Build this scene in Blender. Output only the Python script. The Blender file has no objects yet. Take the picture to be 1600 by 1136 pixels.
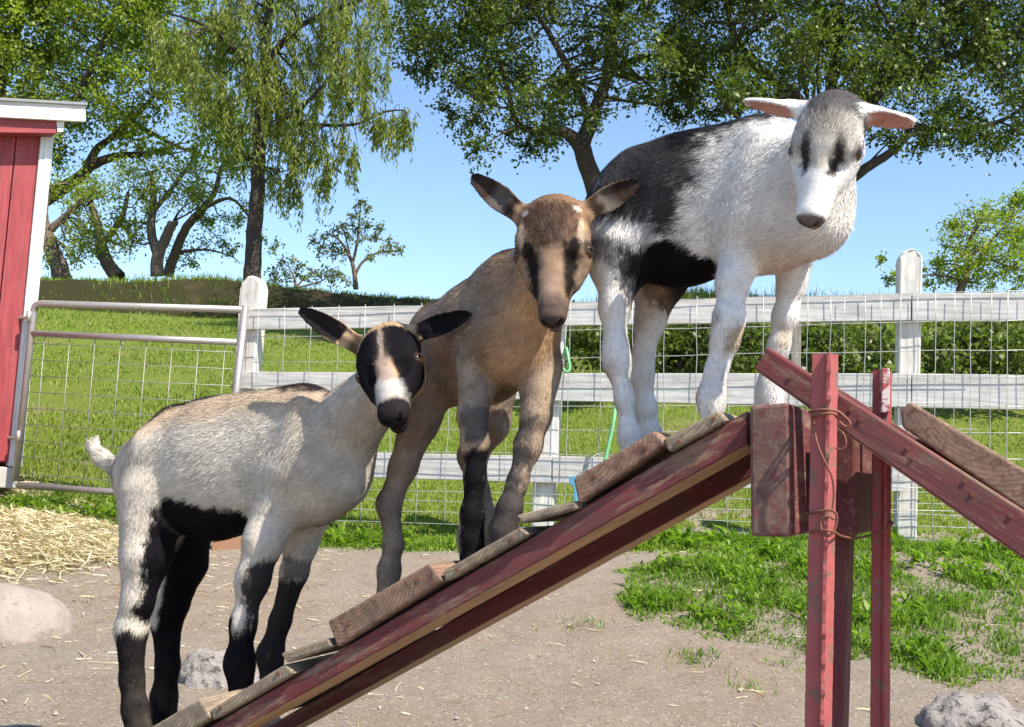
import bpy, math, random
import numpy as np
from mathutils import Vector, Matrix, noise as mnoise
SC = bpy.context.scene
COL = SC.collection
random.seed(7)
RNG = np.random.default_rng(11)
R = math.radians

# ------------------------------------------------------------------ camera, sky, sun, exposure
FPX, CX, CY, CAMH = 1650.0, 800.0, 568.0, 0.70
PITCH, ROLL = R(5.5), R(3.0)
cam = bpy.data.cameras.new('camera')
cam.sensor_width = 36.0
cam.lens = 36.0 * FPX / 1600.0
cam.clip_start = 0.05
cam.clip_end = 2000
camo = bpy.data.objects.new('camera', cam)
COL.objects.link(camo)
ROT = Matrix.Rotation(R(90) + PITCH, 3, 'X') @ Matrix.Rotation(ROLL, 3, 'Z')
camo.matrix_world = Matrix.Translation((0, 0, CAMH)) @ ROT.to_4x4()
SC.camera = camo
CAM = Vector((0, 0, CAMH))

SUN_AZ, SUN_EL = R(42), R(52)          # azimuth turned from the right towards the viewer
S = Vector((math.cos(SUN_AZ) * math.cos(SUN_EL), -math.sin(SUN_AZ) * math.cos(SUN_EL), math.sin(SUN_EL)))
w = bpy.data.worlds.new('World')
SC.world = w
w.use_nodes = True
nt = w.node_tree
sky = nt.nodes.new('ShaderNodeTexSky')
sky.sky_type = 'NISHITA'
sky.sun_disc = False
sky.sun_elevation = SUN_EL
sky.sun_rotation = math.atan2(S.x, S.y)
sky.air_density = 1.0
sky.dust_density = 0.25
sky.ozone_density = 3.6
nt.links.new(sky.outputs[0], nt.nodes['Background'].inputs['Color'])
nt.nodes['Background'].inputs['Strength'].default_value = 0.138
sun = bpy.data.lights.new('sun', 'SUN')
sun.energy = 5.0
sun.angle = R(0.5)
sun.color = (1.0, 0.92, 0.79)
suno = bpy.data.objects.new('sun', sun)
COL.objects.link(suno)
suno.rotation_euler = (-S).to_track_quat('-Z', 'Y').to_euler()
suno.location = (6, -4, 9)
SC.view_settings.view_transform = 'Standard'
SC.view_settings.look = 'None'
SC.view_settings.exposure = 0.82
SC.view_settings.gamma = 1.0
SC.view_settings.use_curve_mapping = False
SC.cycles.max_bounces = 8
SC.cycles.use_denoising = True

# ------------------------------------------------------------------ geometry helpers
def ray(px, py):
    return (ROT @ Vector(((px - CX) / FPX, (CY - py) / FPX, -1.0))).normalized()

def at(px, py, Y):
    d = ray(px, py)
    return CAM + d * (Y / d.y)

class Plane:
    """vertical working plane through o; r runs along it to the right, h runs away from the viewer"""
    def __init__(s, o, ang):
        s.o = Vector(o)
        s.r = Vector((math.cos(ang), -math.sin(ang), 0))
        s.h = Vector((math.sin(ang), math.cos(ang), 0))
    def pt(s, px, py, v=0.0):
        d = ray(px, py)
        t = (s.o + s.h * v - CAM).dot(s.h) / d.dot(s.h)
        return CAM + d * t
    def uz(s, p):
        return ((p - s.o).dot(s.r), p.z)
    def uzv(s, u, z, v):
        q = s.o + s.r * u + s.h * v
        return Vector((q.x, q.y, z))

RAMP = Plane(at(1170, 680, 1.5), R(26))
FA = at(380, 483, 6.15)
FB = at(1600, 458, 5.40)
FENCE = Plane(FA, math.atan2(FA.y - FB.y, FB.x - FA.x))

def link(name, me, parent=None):
    o = bpy.data.objects.new(name, me)
    COL.objects.link(o)
    if parent is not None:
        o.parent = parent
    return o

def tag(o, label=None, cat=None, group=None, kind=None):
    if label: o['label'] = label
    if cat: o['category'] = cat
    if group: o['group'] = group
    if kind: o['kind'] = kind
    return o

def thing(name, loc, label, cat, group=None):
    o = link(name, None)
    o.location = loc
    o.empty_display_size = 0.05
    return tag(o, label, cat, group)

def origin_of(parent):
    p = Vector((0, 0, 0))
    while parent is not None:
        p = p + Vector(parent.location)
        parent = parent.parent
    return p

def mesh_obj(name, V, F, mat, parent=None, smooth=False, loc=None, attrs=None, mats=None, fmat=None):
    """V in world metres; polygons may be ragged lists or an (n,k) array"""
    me = bpy.data.meshes.new(name)
    V = np.asarray(V, dtype=np.float64).reshape(-1, 3)
    org = origin_of(parent) if parent is not None else Vector(loc or (0, 0, 0))
    V = V - np.array(org)
    if isinstance(F, np.ndarray):
        n, k = F.shape
        me.vertices.add(len(V))
        me.vertices.foreach_set('co', V.astype(np.float32).ravel())
        me.loops.add(n * k)
        me.loops.foreach_set('vertex_index', F.astype(np.int32).ravel())
        me.polygons.add(n)
        me.polygons.foreach_set('loop_start', np.arange(0, n * k, k, dtype=np.int32))
        me.update(calc_edges=True)
    else:
        me.from_pydata([tuple(v) for v in V], [], [tuple(f) for f in F])
        me.update()
    for m in (mats or [mat]):
        me.materials.append(m)
    if fmat is not None:
        me.polygons.foreach_set('material_index', np.asarray(fmat, dtype=np.int32))
    if smooth:
        me.polygons.foreach_set('use_smooth', np.ones(len(me.polygons), dtype=bool))
    for k, (typ, arr) in (attrs or {}).items():
        a = me.attributes.new(k, typ, 'POINT')
        a.data.foreach_set('color' if typ == 'FLOAT_COLOR' else ('vector' if typ == 'FLOAT_VECTOR' else 'value'),
                           np.asarray(arr, dtype=np.float32).ravel())
    o = link(name, me, parent)
    if parent is None and loc is not None:
        o.location = loc
    return o

def bevel(o, w=0.004, seg=2):
    b = o.modifiers.new('bevel', 'BEVEL')
    b.width = w
    b.segments = seg
    b.limit_method = 'ANGLE'
    b.angle_limit = R(40)
    return o

def prism(name, P, ext, mat, parent=None, along=None, bev=0.004, mats=None, edge_mat=None, jit=0.0, cuts=0):
    """polygon P (world points, one plane) pushed along vector ext; bp = board coordinates for the grain"""
    P = [Vector(p) for p in P]
    n = len(P)
    ext = Vector(ext)
    nrm = Vector((0, 0, 0))
    for i in range(n):
        nrm += P[i].cross(P[(i + 1) % n])
    if nrm.dot(ext) > 0:
        P = P[::-1]
        if edge_mat:
            edge_mat = {(n - 2 - e) % n: m for e, m in edge_mat.items()}
    if jit:
        P = [p + Vector((random.uniform(-jit, jit) for _ in range(3))) for p in P]
    rows = [[p + ext * (k / (cuts + 1)) for p in P] for k in range(cuts + 2)]
    V = [p for r_ in rows for p in r_]
    F = [list(range(n)), [len(V) - 1 - i for i in range(n)]]
    fm = [0, 0]
    for k in range(cuts + 1):
        for i in range(n):
            j = (i + 1) % n
            F.append([k * n + i, (k + 1) * n + i, (k + 1) * n + j, k * n + j])
            fm.append((edge_mat or {}).get(i, 0))
    ax = Vector(along if along is not None else (P[1] - P[0])).normalized()
    other = ext.normalized() if abs(ax.dot(ext.normalized())) < 0.9 else (P[1] - P[0]).normalized()
    third = ax.cross(other).normalized()
    c = sum(P, Vector()) / n
    sh = Vector((random.uniform(0, 9), random.uniform(-.02, .02), random.uniform(-.03, .03)))
    bp = [((p - c).dot(ax) + sh.x, (p - c).dot(other) + sh.y, (p - c).dot(third) + sh.z) for p in V]
    o = mesh_obj(name, V, F, mat, parent, mats=mats, fmat=fm, attrs={'bp': ('FLOAT_VECTOR', bp)})
    if bev:
        bevel(o, bev)
    return o

def pxprism(name, plane, pts, v0, thick, mat, parent=None, **kw):
    return prism(name, [plane.pt(x, y, v0) for x, y in pts], plane.h * thick, mat, parent, **kw)

def tube_arrays(pts, rad, sides=8):
    pts = [Vector(p) for p in pts]
    n = len(pts)
    rad = rad if hasattr(rad, '__len__') else [rad] * n
    V, F = [], []
    up = Vector((0.13, 0.21, 0.97))
    for i in range(n):
        t = (pts[min(i + 1, n - 1)] - pts[max(i - 1, 0)]).normalized()
        a = t.cross(up)
        if a.length < 1e-3:
            a = t.cross(Vector((1, 0, 0)))
        a.normalize()
        b = t.cross(a)
        up = a.cross(t) if i else up
        for k in range(sides):
            th = 2 * math.pi * k / sides
            V.append(pts[i] + (a * math.cos(th) + b * math.sin(th)) * rad[i])
    for i in range(n - 1):
        for k in range(sides):
            k2 = (k + 1) % sides
            F.append((i * sides + k, i * sides + k2, (i + 1) * sides + k2, (i + 1) * sides + k))
    F.append(tuple(range(sides))[::-1])
    F.append(tuple((n - 1) * sides + k for k in range(sides)))
    return V, F

def tube(name, pts, rad, mat, parent=None, sides=8, smooth=True, loc=None):
    V, F = tube_arrays(pts, rad, sides)
    return mesh_obj(name, V, F, mat, parent, smooth=smooth, loc=loc)

def merge_tubes(lst):
    V, F = [], []
    for pts, rad, sides in lst:
        v, f = tube_arrays(pts, rad, sides)
        o = len(V)
        V += v
        F += [tuple(i + o for i in q) for q in f]
    return V, F

def smooth_line(P, sub=4):
    """Catmull-Rom through rows of P"""
    P = np.asarray(P, float)
    out = []
    n = len(P)
    for i in range(n - 1):
        p0, p1, p2, p3 = P[max(i - 1, 0)], P[i], P[i + 1], P[min(i + 2, n - 1)]
        for k in range(sub):
            t = k / sub
            out.append(0.5 * ((2 * p1) + (-p0 + p2) * t + (2 * p0 - 5 * p1 + 4 * p2 - p3) * t * t + (-p0 + 3 * p1 - 3 * p2 + p3) * t ** 3))
    out.append(P[-1])
    return np.array(out)

def sstep(a, b, x):
    t = np.clip((np.asarray(x, float) - a) / (b - a), 0, 1)
    return t * t * (3 - 2 * t)

def vnoise(P, scale, seed=0):
    """trilinear value noise in [-1,1] for an (n,3) array"""
    Q = np.asarray(P, float) * scale + seed * 17.31
    I = np.floor(Q).astype(np.int64)
    f = Q - I
    f = f * f * (3 - 2 * f)
    def hsh(x, y, z):
        n = (x * 374761393 + y * 668265263 + z * 2147483647 + seed * 1274126177) & 0xffffffff
        n = ((n ^ (n >> 13)) * 1274126177) & 0xffffffff
        return ((n ^ (n >> 16)) & 0xffff) / 32767.5 - 1
    r = 0
    for dx in (0, 1):
        for dy in (0, 1):
            for dz in (0, 1):
                wgt = (f[:, 0] if dx else 1 - f[:, 0]) * (f[:, 1] if dy else 1 - f[:, 1]) * (f[:, 2] if dz else 1 - f[:, 2])
                r = r + wgt * hsh(I[:, 0] + dx, I[:, 1] + dy, I[:, 2] + dz)
    return r

def poly_sd(P, poly):
    """signed distance (negative inside) of (n,2) points to a polygon"""
    P = np.asarray(P, float)
    poly = np.asarray(poly, float)
    d = np.full(len(P), 1e9)
    ins = np.zeros(len(P), bool)
    n = len(poly)
    for i in range(n):
        a, b = poly[i], poly[(i + 1) % n]
        e = b - a
        wv = P - a
        t = np.clip((wv @ e) / max(e @ e, 1e-12), 0, 1)
        q = wv - t[:, None] * e
        d = np.minimum(d, (q * q).sum(1))
        c = (a[1] > P[:, 1]) != (b[1] > P[:, 1])
        with np.errstate(divide='ignore', invalid='ignore'):
            xi = a[0] + (P[:, 1] - a[1]) * e[0] / (e[1] if abs(e[1]) > 1e-12 else 1e-12)
        ins ^= c & (P[:, 0] < xi)
    d = np.sqrt(d)
    return np.where(ins, -d, d)

# ------------------------------------------------------------------ terrain
def terrain(x, y):
    x = np.asarray(x, float)
    y = np.asarray(y, float)
    zf = 0.22 + 0.17 * sstep(-1.0, 2.2, x) + 0.06 * sstep(-1.2, -3.0, x)
    z = zf * sstep(2.4, 5.6, y)
    slope = 0.262 + 0.105 * sstep(-1.0, 2.5, x)
    top = 14.8 - 1.6 * sstep(-0.5, 3.0, x)
    yy = np.clip(y - 6.2, 0, None)
    lim = top - 6.2
    soft = lim * (1 - np.exp(-yy / lim * 1.0))
    yl = np.where(yy < lim, yy, lim + (yy - lim) * 0.0)
    z = z + slope * yl
    far = np.clip(y - 30, 0, None)
    z = z - 0.05 * far
    return z

def ground_pt(px, py, lo=1.0, hi=30.0):
    d = ray(px, py)
    t = lo
    prev = None
    while t < hi:
        p = CAM + d * t
        g = p.z - float(terrain(p.x, p.y))
        if g <= 0:
            return p
        t += 0.02
    return CAM + d * hi
# ------------------------------------------------------------------ materials
class NT:
    def __init__(s, name):
        s.m = bpy.data.materials.new(name)
        s.m.use_nodes = True
        s.t = s.m.node_tree
        s.bsdf = s.t.nodes['Principled BSDF']
        s.out = s.t.nodes['Material Output']
    def n(s, typ, **kw):
        nd = s.t.nodes.new(typ)
        for k, v in kw.items():
            if k in nd.inputs.keys():
                nd.inputs[k].default_value = v
            else:
                setattr(nd, k, v)
        return nd
    def l(s, a, b):
        s.t.links.new(a, b)
    def ramp(s, fac, stops):
        nd = s.t.nodes.new('ShaderNodeValToRGB')
        e = nd.color_ramp.elements
        e[0].position, e[0].color = stops[0][0], (*stops[0][1], 1)
        e[1].position, e[1].color = stops[-1][0], (*stops[-1][1], 1)
        for p, c in stops[1:-1]:
            q = e.new(p)
            q.color = (*c, 1)
        s.l(fac, nd.inputs['Fac'])
        return nd.outputs['Color']
    def noise(s, vec, scale, detail=5, rough=0.6, dist=0.0):
        nd = s.n('ShaderNodeTexNoise')
        nd.inputs['Scale'].default_value = scale
        nd.inputs['Detail'].default_value = detail
        nd.inputs['Roughness'].default_value = rough
        nd.inputs['Distortion'].default_value = dist
        if vec is not None:
            s.l(vec, nd.inputs['Vector'])
        return nd.outputs['Fac']
    def mix(s, fac, a, b, mode='MIX'):
        nd = s.n('ShaderNodeMix', data_type='RGBA', blend_type=mode)
        if hasattr(fac, 'is_output'):
            s.l(fac, nd.inputs[0])
        else:
            nd.inputs[0].default_value = fac
        for sock, v in ((nd.inputs[6], a), (nd.inputs[7], b)):
            if hasattr(v, 'is_output'):
                s.l(v, sock)
            else:
                sock.default_value = (*v, 1)
        return nd.outputs[2]
    def mapped(s, vec, scale):
        nd = s.n('ShaderNodeMapping')
        nd.inputs['Scale'].default_value = scale
        s.l(vec, nd.inputs['Vector'])
        return nd.outputs['Vector']
    def bump(s, h, strength=0.4, dist=0.004):
        nd = s.n('ShaderNodeBump')
        nd.inputs['Strength'].default_value = strength
        nd.inputs['Distance'].default_value = dist
        s.l(h, nd.inputs['Height'])
        s.l(nd.outputs['Normal'], s.bsdf.inputs['Normal'])
    def attr(s, name):
        nd = s.n('ShaderNodeAttribute')
        nd.attribute_name = name
        return nd
    def base(s, c):
        if hasattr(c, 'is_output'):
            s.l(c, s.bsdf.inputs['Base Color'])
        else:
            s.bsdf.inputs['Base Color'].default_value = (*c, 1)
    def set(s, **kw):
        for k, v in kw.items():
            s.bsdf.inputs[k.replace('_', ' ')].default_value = v
        return s

def mat_board(name, paint, wood, wear=0.5, rough=0.65, dirt=0.35, rings=False, ringf=0.5):
    t = NT(name)
    bp = t.attr('bp').outputs['Vector']
    grain = t.noise(t.mapped(bp, (4, 55, 55)), 1.0, 6, 0.65, 0.4)
    big = t.noise(t.mapped(bp, (3, 9, 9)), 1.0, 5, 0.65)
    fine = t.noise(bp, 260, 3, 0.6)
    woodc = t.ramp(grain, [(0.3, tuple(c * 0.5 for c in wood)), (0.5, wood), (0.72, tuple(min(1, c * 1.35) for c in wood))])
    if rings:
        wv = t.n('ShaderNodeTexWave', wave_type='RINGS', rings_direction='X')
        wv.inputs['Scale'].default_value = 48
        wv.inputs['Distortion'].default_value = 2.2
        wv.inputs['Detail'].default_value = 3
        mp = t.n('ShaderNodeMapping')
        mp.inputs['Location'].default_value = (0, 0.03, 0.09)
        t.l(bp, mp.inputs['Vector'])
        t.l(mp.outputs['Vector'], wv.inputs['Vector'])
        woodc = t.mix(t.ramp(wv.outputs['Fac'], [(0.3, (0, 0, 0)), (0.75, (ringf, ringf, ringf))]), woodc, tuple(c * 0.5 for c in wood))
    paintc = t.mix(big, tuple(c * 0.6 for c in paint), tuple(min(1, c * 1.25) for c in paint))
    fade = t.noise(t.mapped(bp, (2.2, 16, 16)), 1.0, 7, 0.7, 0.3)
    paintc = t.mix(t.ramp(fade, [(0.42, (0, 0, 0)), (0.70, (0.75, 0.75, 0.75))]), paintc, tuple(min(1, c * 1.0 + 0.045) for c in paint))
    paintc = t.mix(t.ramp(grain, [(0.40, (0, 0, 0)), (0.62, (0.55, 0.55, 0.55))]), paintc, tuple(c * 0.45 for c in paint))
    sc = t.noise(t.mapped(bp, (7, 48, 48)), 1.0, 9, 0.78)
    wf = t.ramp(sc, [(0.92 - wear * 0.72, (0, 0, 0)), (0.92 - wear * 0.72 + 0.07, (1, 1, 1))])
    c = t.mix(wf, paintc, woodc)
    dirtf = t.ramp(t.noise(bp, 14, 6, 0.7), [(0.45, (0, 0, 0)), (0.75, (dirt, dirt, dirt))])
    c = t.mix(dirtf, c, (0.07, 0.05, 0.04))
    sp = t.ramp(fine, [(0.62, (0, 0, 0)), (0.70, (0.5, 0.5, 0.5))])
    c = t.mix(sp, c, (0.05, 0.035, 0.03))
    t.base(c)
    t.set(Roughness=rough)
    mx = t.n('ShaderNodeMath', operation='ADD')
    t.l(grain, mx.inputs[0])
    t.l(sc, mx.inputs[1])
    t.bump(mx.outputs[0], 0.5, 0.0022)
    return t.m

def mat_simple(name, col, rough=0.6, metal=0.0, var=0.25, scale=30, bump=0.2, bd=0.002, spots=None):
    t = NT(name)
    co = t.n('ShaderNodeTexCoord').outputs['Object']
    nz = t.noise(co, scale, 6, 0.65)
    c = t.mix(nz, tuple(x * (1 - var) for x in col), tuple(min(1, x * (1 + var)) for x in col))
    if spots:
        sp = t.ramp(t.noise(co, spots[1], 6, 0.7), [(spots[2], (0, 0, 0)), (spots[2] + 0.06, (1, 1, 1))])
        c = t.mix(sp, c, spots[0])
    t.base(c)
    t.set(Roughness=rough, Metallic=metal)
    if bump:
        t.bump(nz, bump, bd)
    return t.m

def mat_leaf(name, dark, light, trans=0.45, rough=0.42):
    t = NT(name)
    a = t.attr('tint')
    c = t.mix(a.outputs['Fac'], dark, light)
    t.base(c)
    t.set(Roughness=rough)
    t.bsdf.inputs['Specular IOR Level'].default_value = 0.35
    tr = t.n('ShaderNodeBsdfTranslucent')
    t.l(t.mix(1.0, c, (1.0, 1.25, 0.45), 'MULTIPLY'), tr.inputs['Color'])
    ms = t.n('ShaderNodeMixShader')
    ms.inputs[0].default_value = trans
    t.l(t.bsdf.outputs[0], ms.inputs[1])
    t.l(tr.outputs[0], ms.inputs[2])
    t.l(ms.outputs[0], t.out.inputs['Surface'])
    return t.m

def mat_coat(name, rough=0.75, bump=True):
    t = NT(name)
    a = t.attr('coat')
    t.base(a.outputs['Color'])
    t.set(Roughness=rough)
    t.bsdf.inputs['Specular IOR Level'].default_value = 0.04
    if bump:
        co = t.n('ShaderNodeTexCoord').outputs['Object']
        t.bump(t.noise(co, 300, 4, 0.6), 0.3, 0.0015)
    return t.m

def mat_ground(name):
    t = NT(name)
    co = t.n('ShaderNodeTexCoord').outputs['Object']
    big = t.noise(co, 1.1, 6, 0.6)
    mid = t.noise(co, 9, 8, 0.7)
    fine = t.noise(co, 160, 5, 0.75)
    c = t.mix(t.ramp(big, [(0.38, (0, 0, 0)), (0.62, (1, 1, 1))]), (0.275, 0.205, 0.14), (0.285, 0.24, 0.19))
    c = t.mix(t.ramp(mid, [(0.35, (0, 0, 0)), (0.7, (0.65, 0.65, 0.65))]), c, (0.37, 0.30, 0.225))
    c = t.mix(t.ramp(fine, [(0.5, (0, 0, 0)), (0.72, (0.75, 0.75, 0.75))]), c, (0.16, 0.125, 0.10))
    vo = t.n('ShaderNodeTexVoronoi')
    vo.inputs['Scale'].default_value = 120
    t.l(co, vo.inputs['Vector'])
    sep = t.n('ShaderNodeSeparateColor')
    t.l(vo.outputs['Color'], sep.inputs[0])
    stone = t.ramp(sep.outputs[0], [(0.72, (0, 0, 0)), (0.8, (0.7, 0.7, 0.7))])
    c = t.mix(stone, c, t.mix(sep.outputs[1], (0.15, 0.12, 0.105), (0.46, 0.41, 0.36)))
    t.base(c)
    t.set(Roughness=0.95)
    t.bsdf.inputs['Specular IOR Level'].default_value = 0.15
    ad = t.n('ShaderNodeMath', operation='ADD')
    t.l(mid, ad.inputs[0])
    t.l(fine, ad.inputs[1])
    t.bump(ad.outputs[0], 0.8, 0.014)
    return t.m

def mat_turf(name, dark, light, brown):
    t = NT(name)
    co = t.n('ShaderNodeTexCoord').outputs['Object']
    a = t.noise(co, 1.3, 6, 0.65)
    b = t.noise(co, 45, 5, 0.7)
    c = t.mix(b, dark, light)
    c = t.mix(t.ramp(a, [(0.55, (0, 0, 0)), (0.72, (0.8, 0.8, 0.8))]), c, brown)
    t.base(c)
    t.set(Roughness=0.95)
    t.bsdf.inputs['Specular IOR Level'].default_value = 0.1
    t.bump(b, 0.9, 0.03)
    return t.m

M = {}
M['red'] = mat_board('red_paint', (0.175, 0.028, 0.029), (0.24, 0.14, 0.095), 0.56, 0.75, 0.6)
M['red_side'] = mat_board('red_paint_dark', (0.14, 0.020, 0.022), (0.20, 0.115, 0.08), 0.52, 0.75, 0.55)  # darker copy of the red, for far stringers, rear crossbeam and post
M['rawwood'] = mat_board('raw_underside_wood', (0.55, 0.32, 0.15), (0.50, 0.30, 0.14), 0.5, 0.7, 0.4)
M['plank'] = mat_board('weathered_plank', (0.165, 0.075, 0.052), (0.27, 0.165, 0.11), 0.70, 0.9, 0.65, rings=True)
M['greyplank'] = mat_board('grey_plank', (0.17, 0.13, 0.095), (0.29, 0.225, 0.155), 0.74, 0.9, 0.6, rings=True)
M['beam'] = mat_board('rough_sawn_beam', (0.19, 0.06, 0.052), (0.20, 0.115, 0.088), 0.66, 0.95, 0.5, rings=True, ringf=0.2)
M['white'] = mat_board('weathered_white_paint', (0.60, 0.59, 0.56), (0.34, 0.32, 0.27), 0.36, 0.6, 0.2)
M['whitepost'] = mat_board('white_post_paint', (0.74, 0.71, 0.64), (0.42, 0.42, 0.31), 0.44, 0.6, 0.25)
M['trim'] = mat_board('white_trim', (0.76, 0.76, 0.74), (0.6, 0.58, 0.52), 0.30, 0.5, 0.06)
M['barn'] = mat_board('barn_red', (0.33, 0.035, 0.042), (0.28, 0.05, 0.045), 0.22, 0.6, 0.06)
M['oldpost'] = mat_board('old_grey_post', (0.27, 0.24, 0.20), (0.2, 0.17, 0.14), 0.5, 0.9, 0.5)
M['roof'] = mat_simple('roofing', (0.22, 0.23, 0.24), 0.7, 0, 0.3, 40)
M['galv'] = mat_simple('galvanised_tube', (0.42, 0.38, 0.36), 0.45, 0.65, 0.25, 25, 0.1, 0.001, spots=((0.20, 0.11, 0.07), 16, 0.66))
M['wire'] = mat_simple('galvanised_wire', (0.45, 0.45, 0.43), 0.45, 0.5, 0.3, 40, 0)
M['gatewire'] = mat_simple('gate_wire', (0.30, 0.29, 0.26), 0.5, 0.5, 0.3, 30, 0)
M['tie'] = mat_simple('rusty_tie_wire', (0.20, 0.075, 0.045), 0.7, 0.25, 0.35, 60, 0.2)
M['tpost'] = mat_simple('chipped_red_steel', (0.36, 0.085, 0.08), 0.6, 0.0, 0.35, 30, 0.35, 0.002, spots=((0.20, 0.11, 0.08), 36, 0.54))
M['tpostworn'] = mat_simple('worn_red_steel', (0.30, 0.055, 0.055), 0.6, 0.0, 0.35, 30, 0.3, 0.002, spots=((0.2, 0.11, 0.09), 36, 0.55))
M['whitechip'] = mat_simple('white_chipped_cap', (0.55, 0.48, 0.45), 0.5, 0, 0.2, 40, 0.2, 0.002, spots=((0.30, 0.05, 0.05), 60, 0.47))
M['rock'] = mat_simple('pale_rock', (0.30, 0.25, 0.215), 0.95, 0, 0.3, 22, 0.9, 0.012, spots=((0.16, 0.13, 0.115), 55, 0.60))
M['rockgrey'] = mat_simple('grey_pitted_rock', (0.27, 0.24, 0.22), 0.95, 0, 0.35, 30, 1.0, 0.016, spots=((0.08, 0.068, 0.062), 38, 0.54))
M['block'] = mat_simple('concrete', (0.40, 0.38, 0.35), 0.9, 0, 0.2, 30, 0.4)
M['ground'] = mat_ground('dirt')
M['turf'] = mat_turf('turf', (0.08, 0.12, 0.018), (0.21, 0.26, 0.05), (0.26, 0.22, 0.10))
M['bank'] = mat_turf('bank_soil', (0.022, 0.024, 0.010), (0.06, 0.055, 0.024), (0.10, 0.068, 0.042))  # dark earth, darkened further to carry the tree shade on the bank
M['grass'] = mat_leaf('grass_blades', (0.10, 0.17, 0.015), (0.34, 0.42, 0.055), 0.45, 0.5)
M['drygrass'] = mat_leaf('dry_grass', (0.19, 0.20, 0.06), (0.42, 0.38, 0.18), 0.35, 0.6)
M['weed'] = mat_leaf('lush_weeds', (0.055, 0.13, 0.014), (0.30, 0.42, 0.055), 0.48, 0.42)
M['straw'] = mat_leaf('straw_stalks', (0.46, 0.37, 0.21), (0.74, 0.65, 0.45), 0.12, 0.6)
M['bark'] = mat_simple('dark_bark', (0.062, 0.047, 0.038), 0.95, 0, 0.45, 14, 0.9, 0.03)
M['barkgrey'] = mat_simple('grey_bark', (0.14, 0.105, 0.08), 0.95, 0, 0.45, 14, 0.9, 0.03)
M['oakleaf'] = mat_leaf('oak_leaves', (0.020, 0.042, 0.010), (0.18, 0.235, 0.04), 0.33)
M['oakleaf2'] = mat_leaf('dense_oak_leaves', (0.065, 0.11, 0.018), (0.40, 0.47, 0.07), 0.5)
M['willow'] = mat_leaf('willow_leaves', (0.10, 0.14, 0.028), (0.38, 0.42, 0.09), 0.5)
M['orchard'] = mat_leaf('orchard_leaves', (0.14, 0.20, 0.025), (0.42, 0.48, 0.08), 0.58)
M['sapling'] = mat_leaf('sapling_leaves', (0.10, 0.14, 0.05), (0.24, 0.28, 0.11), 0.45)
M['bramble'] = mat_leaf('bramble_leaves', (0.03, 0.055, 0.013), (0.22, 0.28, 0.06), 0.38)
M['hose'] = mat_simple('green_hose', (0.16, 0.42, 0.20), 0.45, 0, 0.15, 20, 0)
M['blue'] = mat_simple('blue_plastic', (0.10, 0.30, 0.45), 0.5, 0, 0.15, 20, 0)
M['clay'] = mat_simple('brown_trough', (0.26, 0.135, 0.075), 0.8, 0, 0.25, 20, 0.2)
M['skin'] = mat_coat('goat_skin')
M['fur'] = mat_coat('goat_fur', 0.65, False)
M['eye'] = mat_simple('dark_eye', (0.018, 0.010, 0.006), 0.08, 0, 0.3, 50, 0)
t_ = NT('goat_eye')
t_.base(t_.attr('coat').outputs['Color'])
t_.set(Roughness=0.06)
M['eye'] = t_.m
M['hoof'] = mat_simple('hoof_horn', (0.05, 0.04, 0.035), 0.6, 0, 0.3, 60, 0.2)
# ------------------------------------------------------------------ ground sheets
def fence_y(x):
    return FA.y + (np.asarray(x, float) - FA.x) * (FB.y - FA.y) / (FB.x - FA.x)

def axis_pts(*segs):
    out = []
    for a, b, st in segs:
        out += list(np.arange(a, b, st))
    out.append(segs[-1][1])
    return np.array(out)

def grid_obj(name, xs, ys, zf, mat, smooth=True):
    X, Y = np.meshgrid(xs, ys)
    Z = zf(X, Y)
    V = np.stack([X, Y, Z], -1).reshape(-1, 3)
    nx, ny = len(xs), len(ys)
    i = np.arange(nx * ny).reshape(ny, nx)
    F = np.stack([i[:-1, :-1], i[:-1, 1:], i[1:, 1:], i[1:, :-1]], -1).reshape(-1, 4)
    o = mesh_obj(name, V, F, mat, smooth=smooth)
    return tag(o, kind='structure')

HAY = ground_pt(70, 860)
def yard_z(X, Y):
    z = terrain(X, Y)
    P = np.stack([X.ravel(), Y.ravel(), 0 * X.ravel()], 1)
    n = vnoise(P, 1.7, 1) * 0.012 + vnoise(P, 6, 2) * 0.008 + vnoise(P, 13, 9) * 0.006 + vnoise(P, 22, 3) * 0.005
    hay = 0.018 * np.exp(-(((X - HAY.x) / 1.0) ** 2 + ((Y - HAY.y) / 0.8) ** 2))
    return z + n.reshape(X.shape) * sstep(8, 5, Y) + hay

xs = axis_pts((-60, -8, 4), (-8, -4, 0.25), (-4, 5, 0.045), (5, 9, 0.25), (9, 60, 4))
ys = axis_pts((-30, -2, 4), (-2, 1.2, 0.3), (1.2, 6.6, 0.045))
grid_obj('dirt_yard', xs, ys, yard_z, M['ground'])
def field_z(X, Y):
    P = np.stack([X.ravel(), Y.ravel(), 0 * X.ravel()], 1)
    n = vnoise(P, 0.9, 4) * 0.03 + vnoise(P, 4, 5) * 0.014
    return terrain(X, Y) + n.reshape(X.shape) * sstep(6.0, 7.5, Y) + 0.006 - 0.05 * sstep(6.35, 6.0, Y)
xs = axis_pts((-400, -40, 40), (-40, -12, 2), (-12, 12, 0.15), (12, 40, 2), (40, 400, 40))
ys = axis_pts((6.2, 19, 0.13), (19, 40, 1.5), (40, 600, 40))
grid_obj('pasture', xs, ys, field_z, M['turf'])

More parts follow.
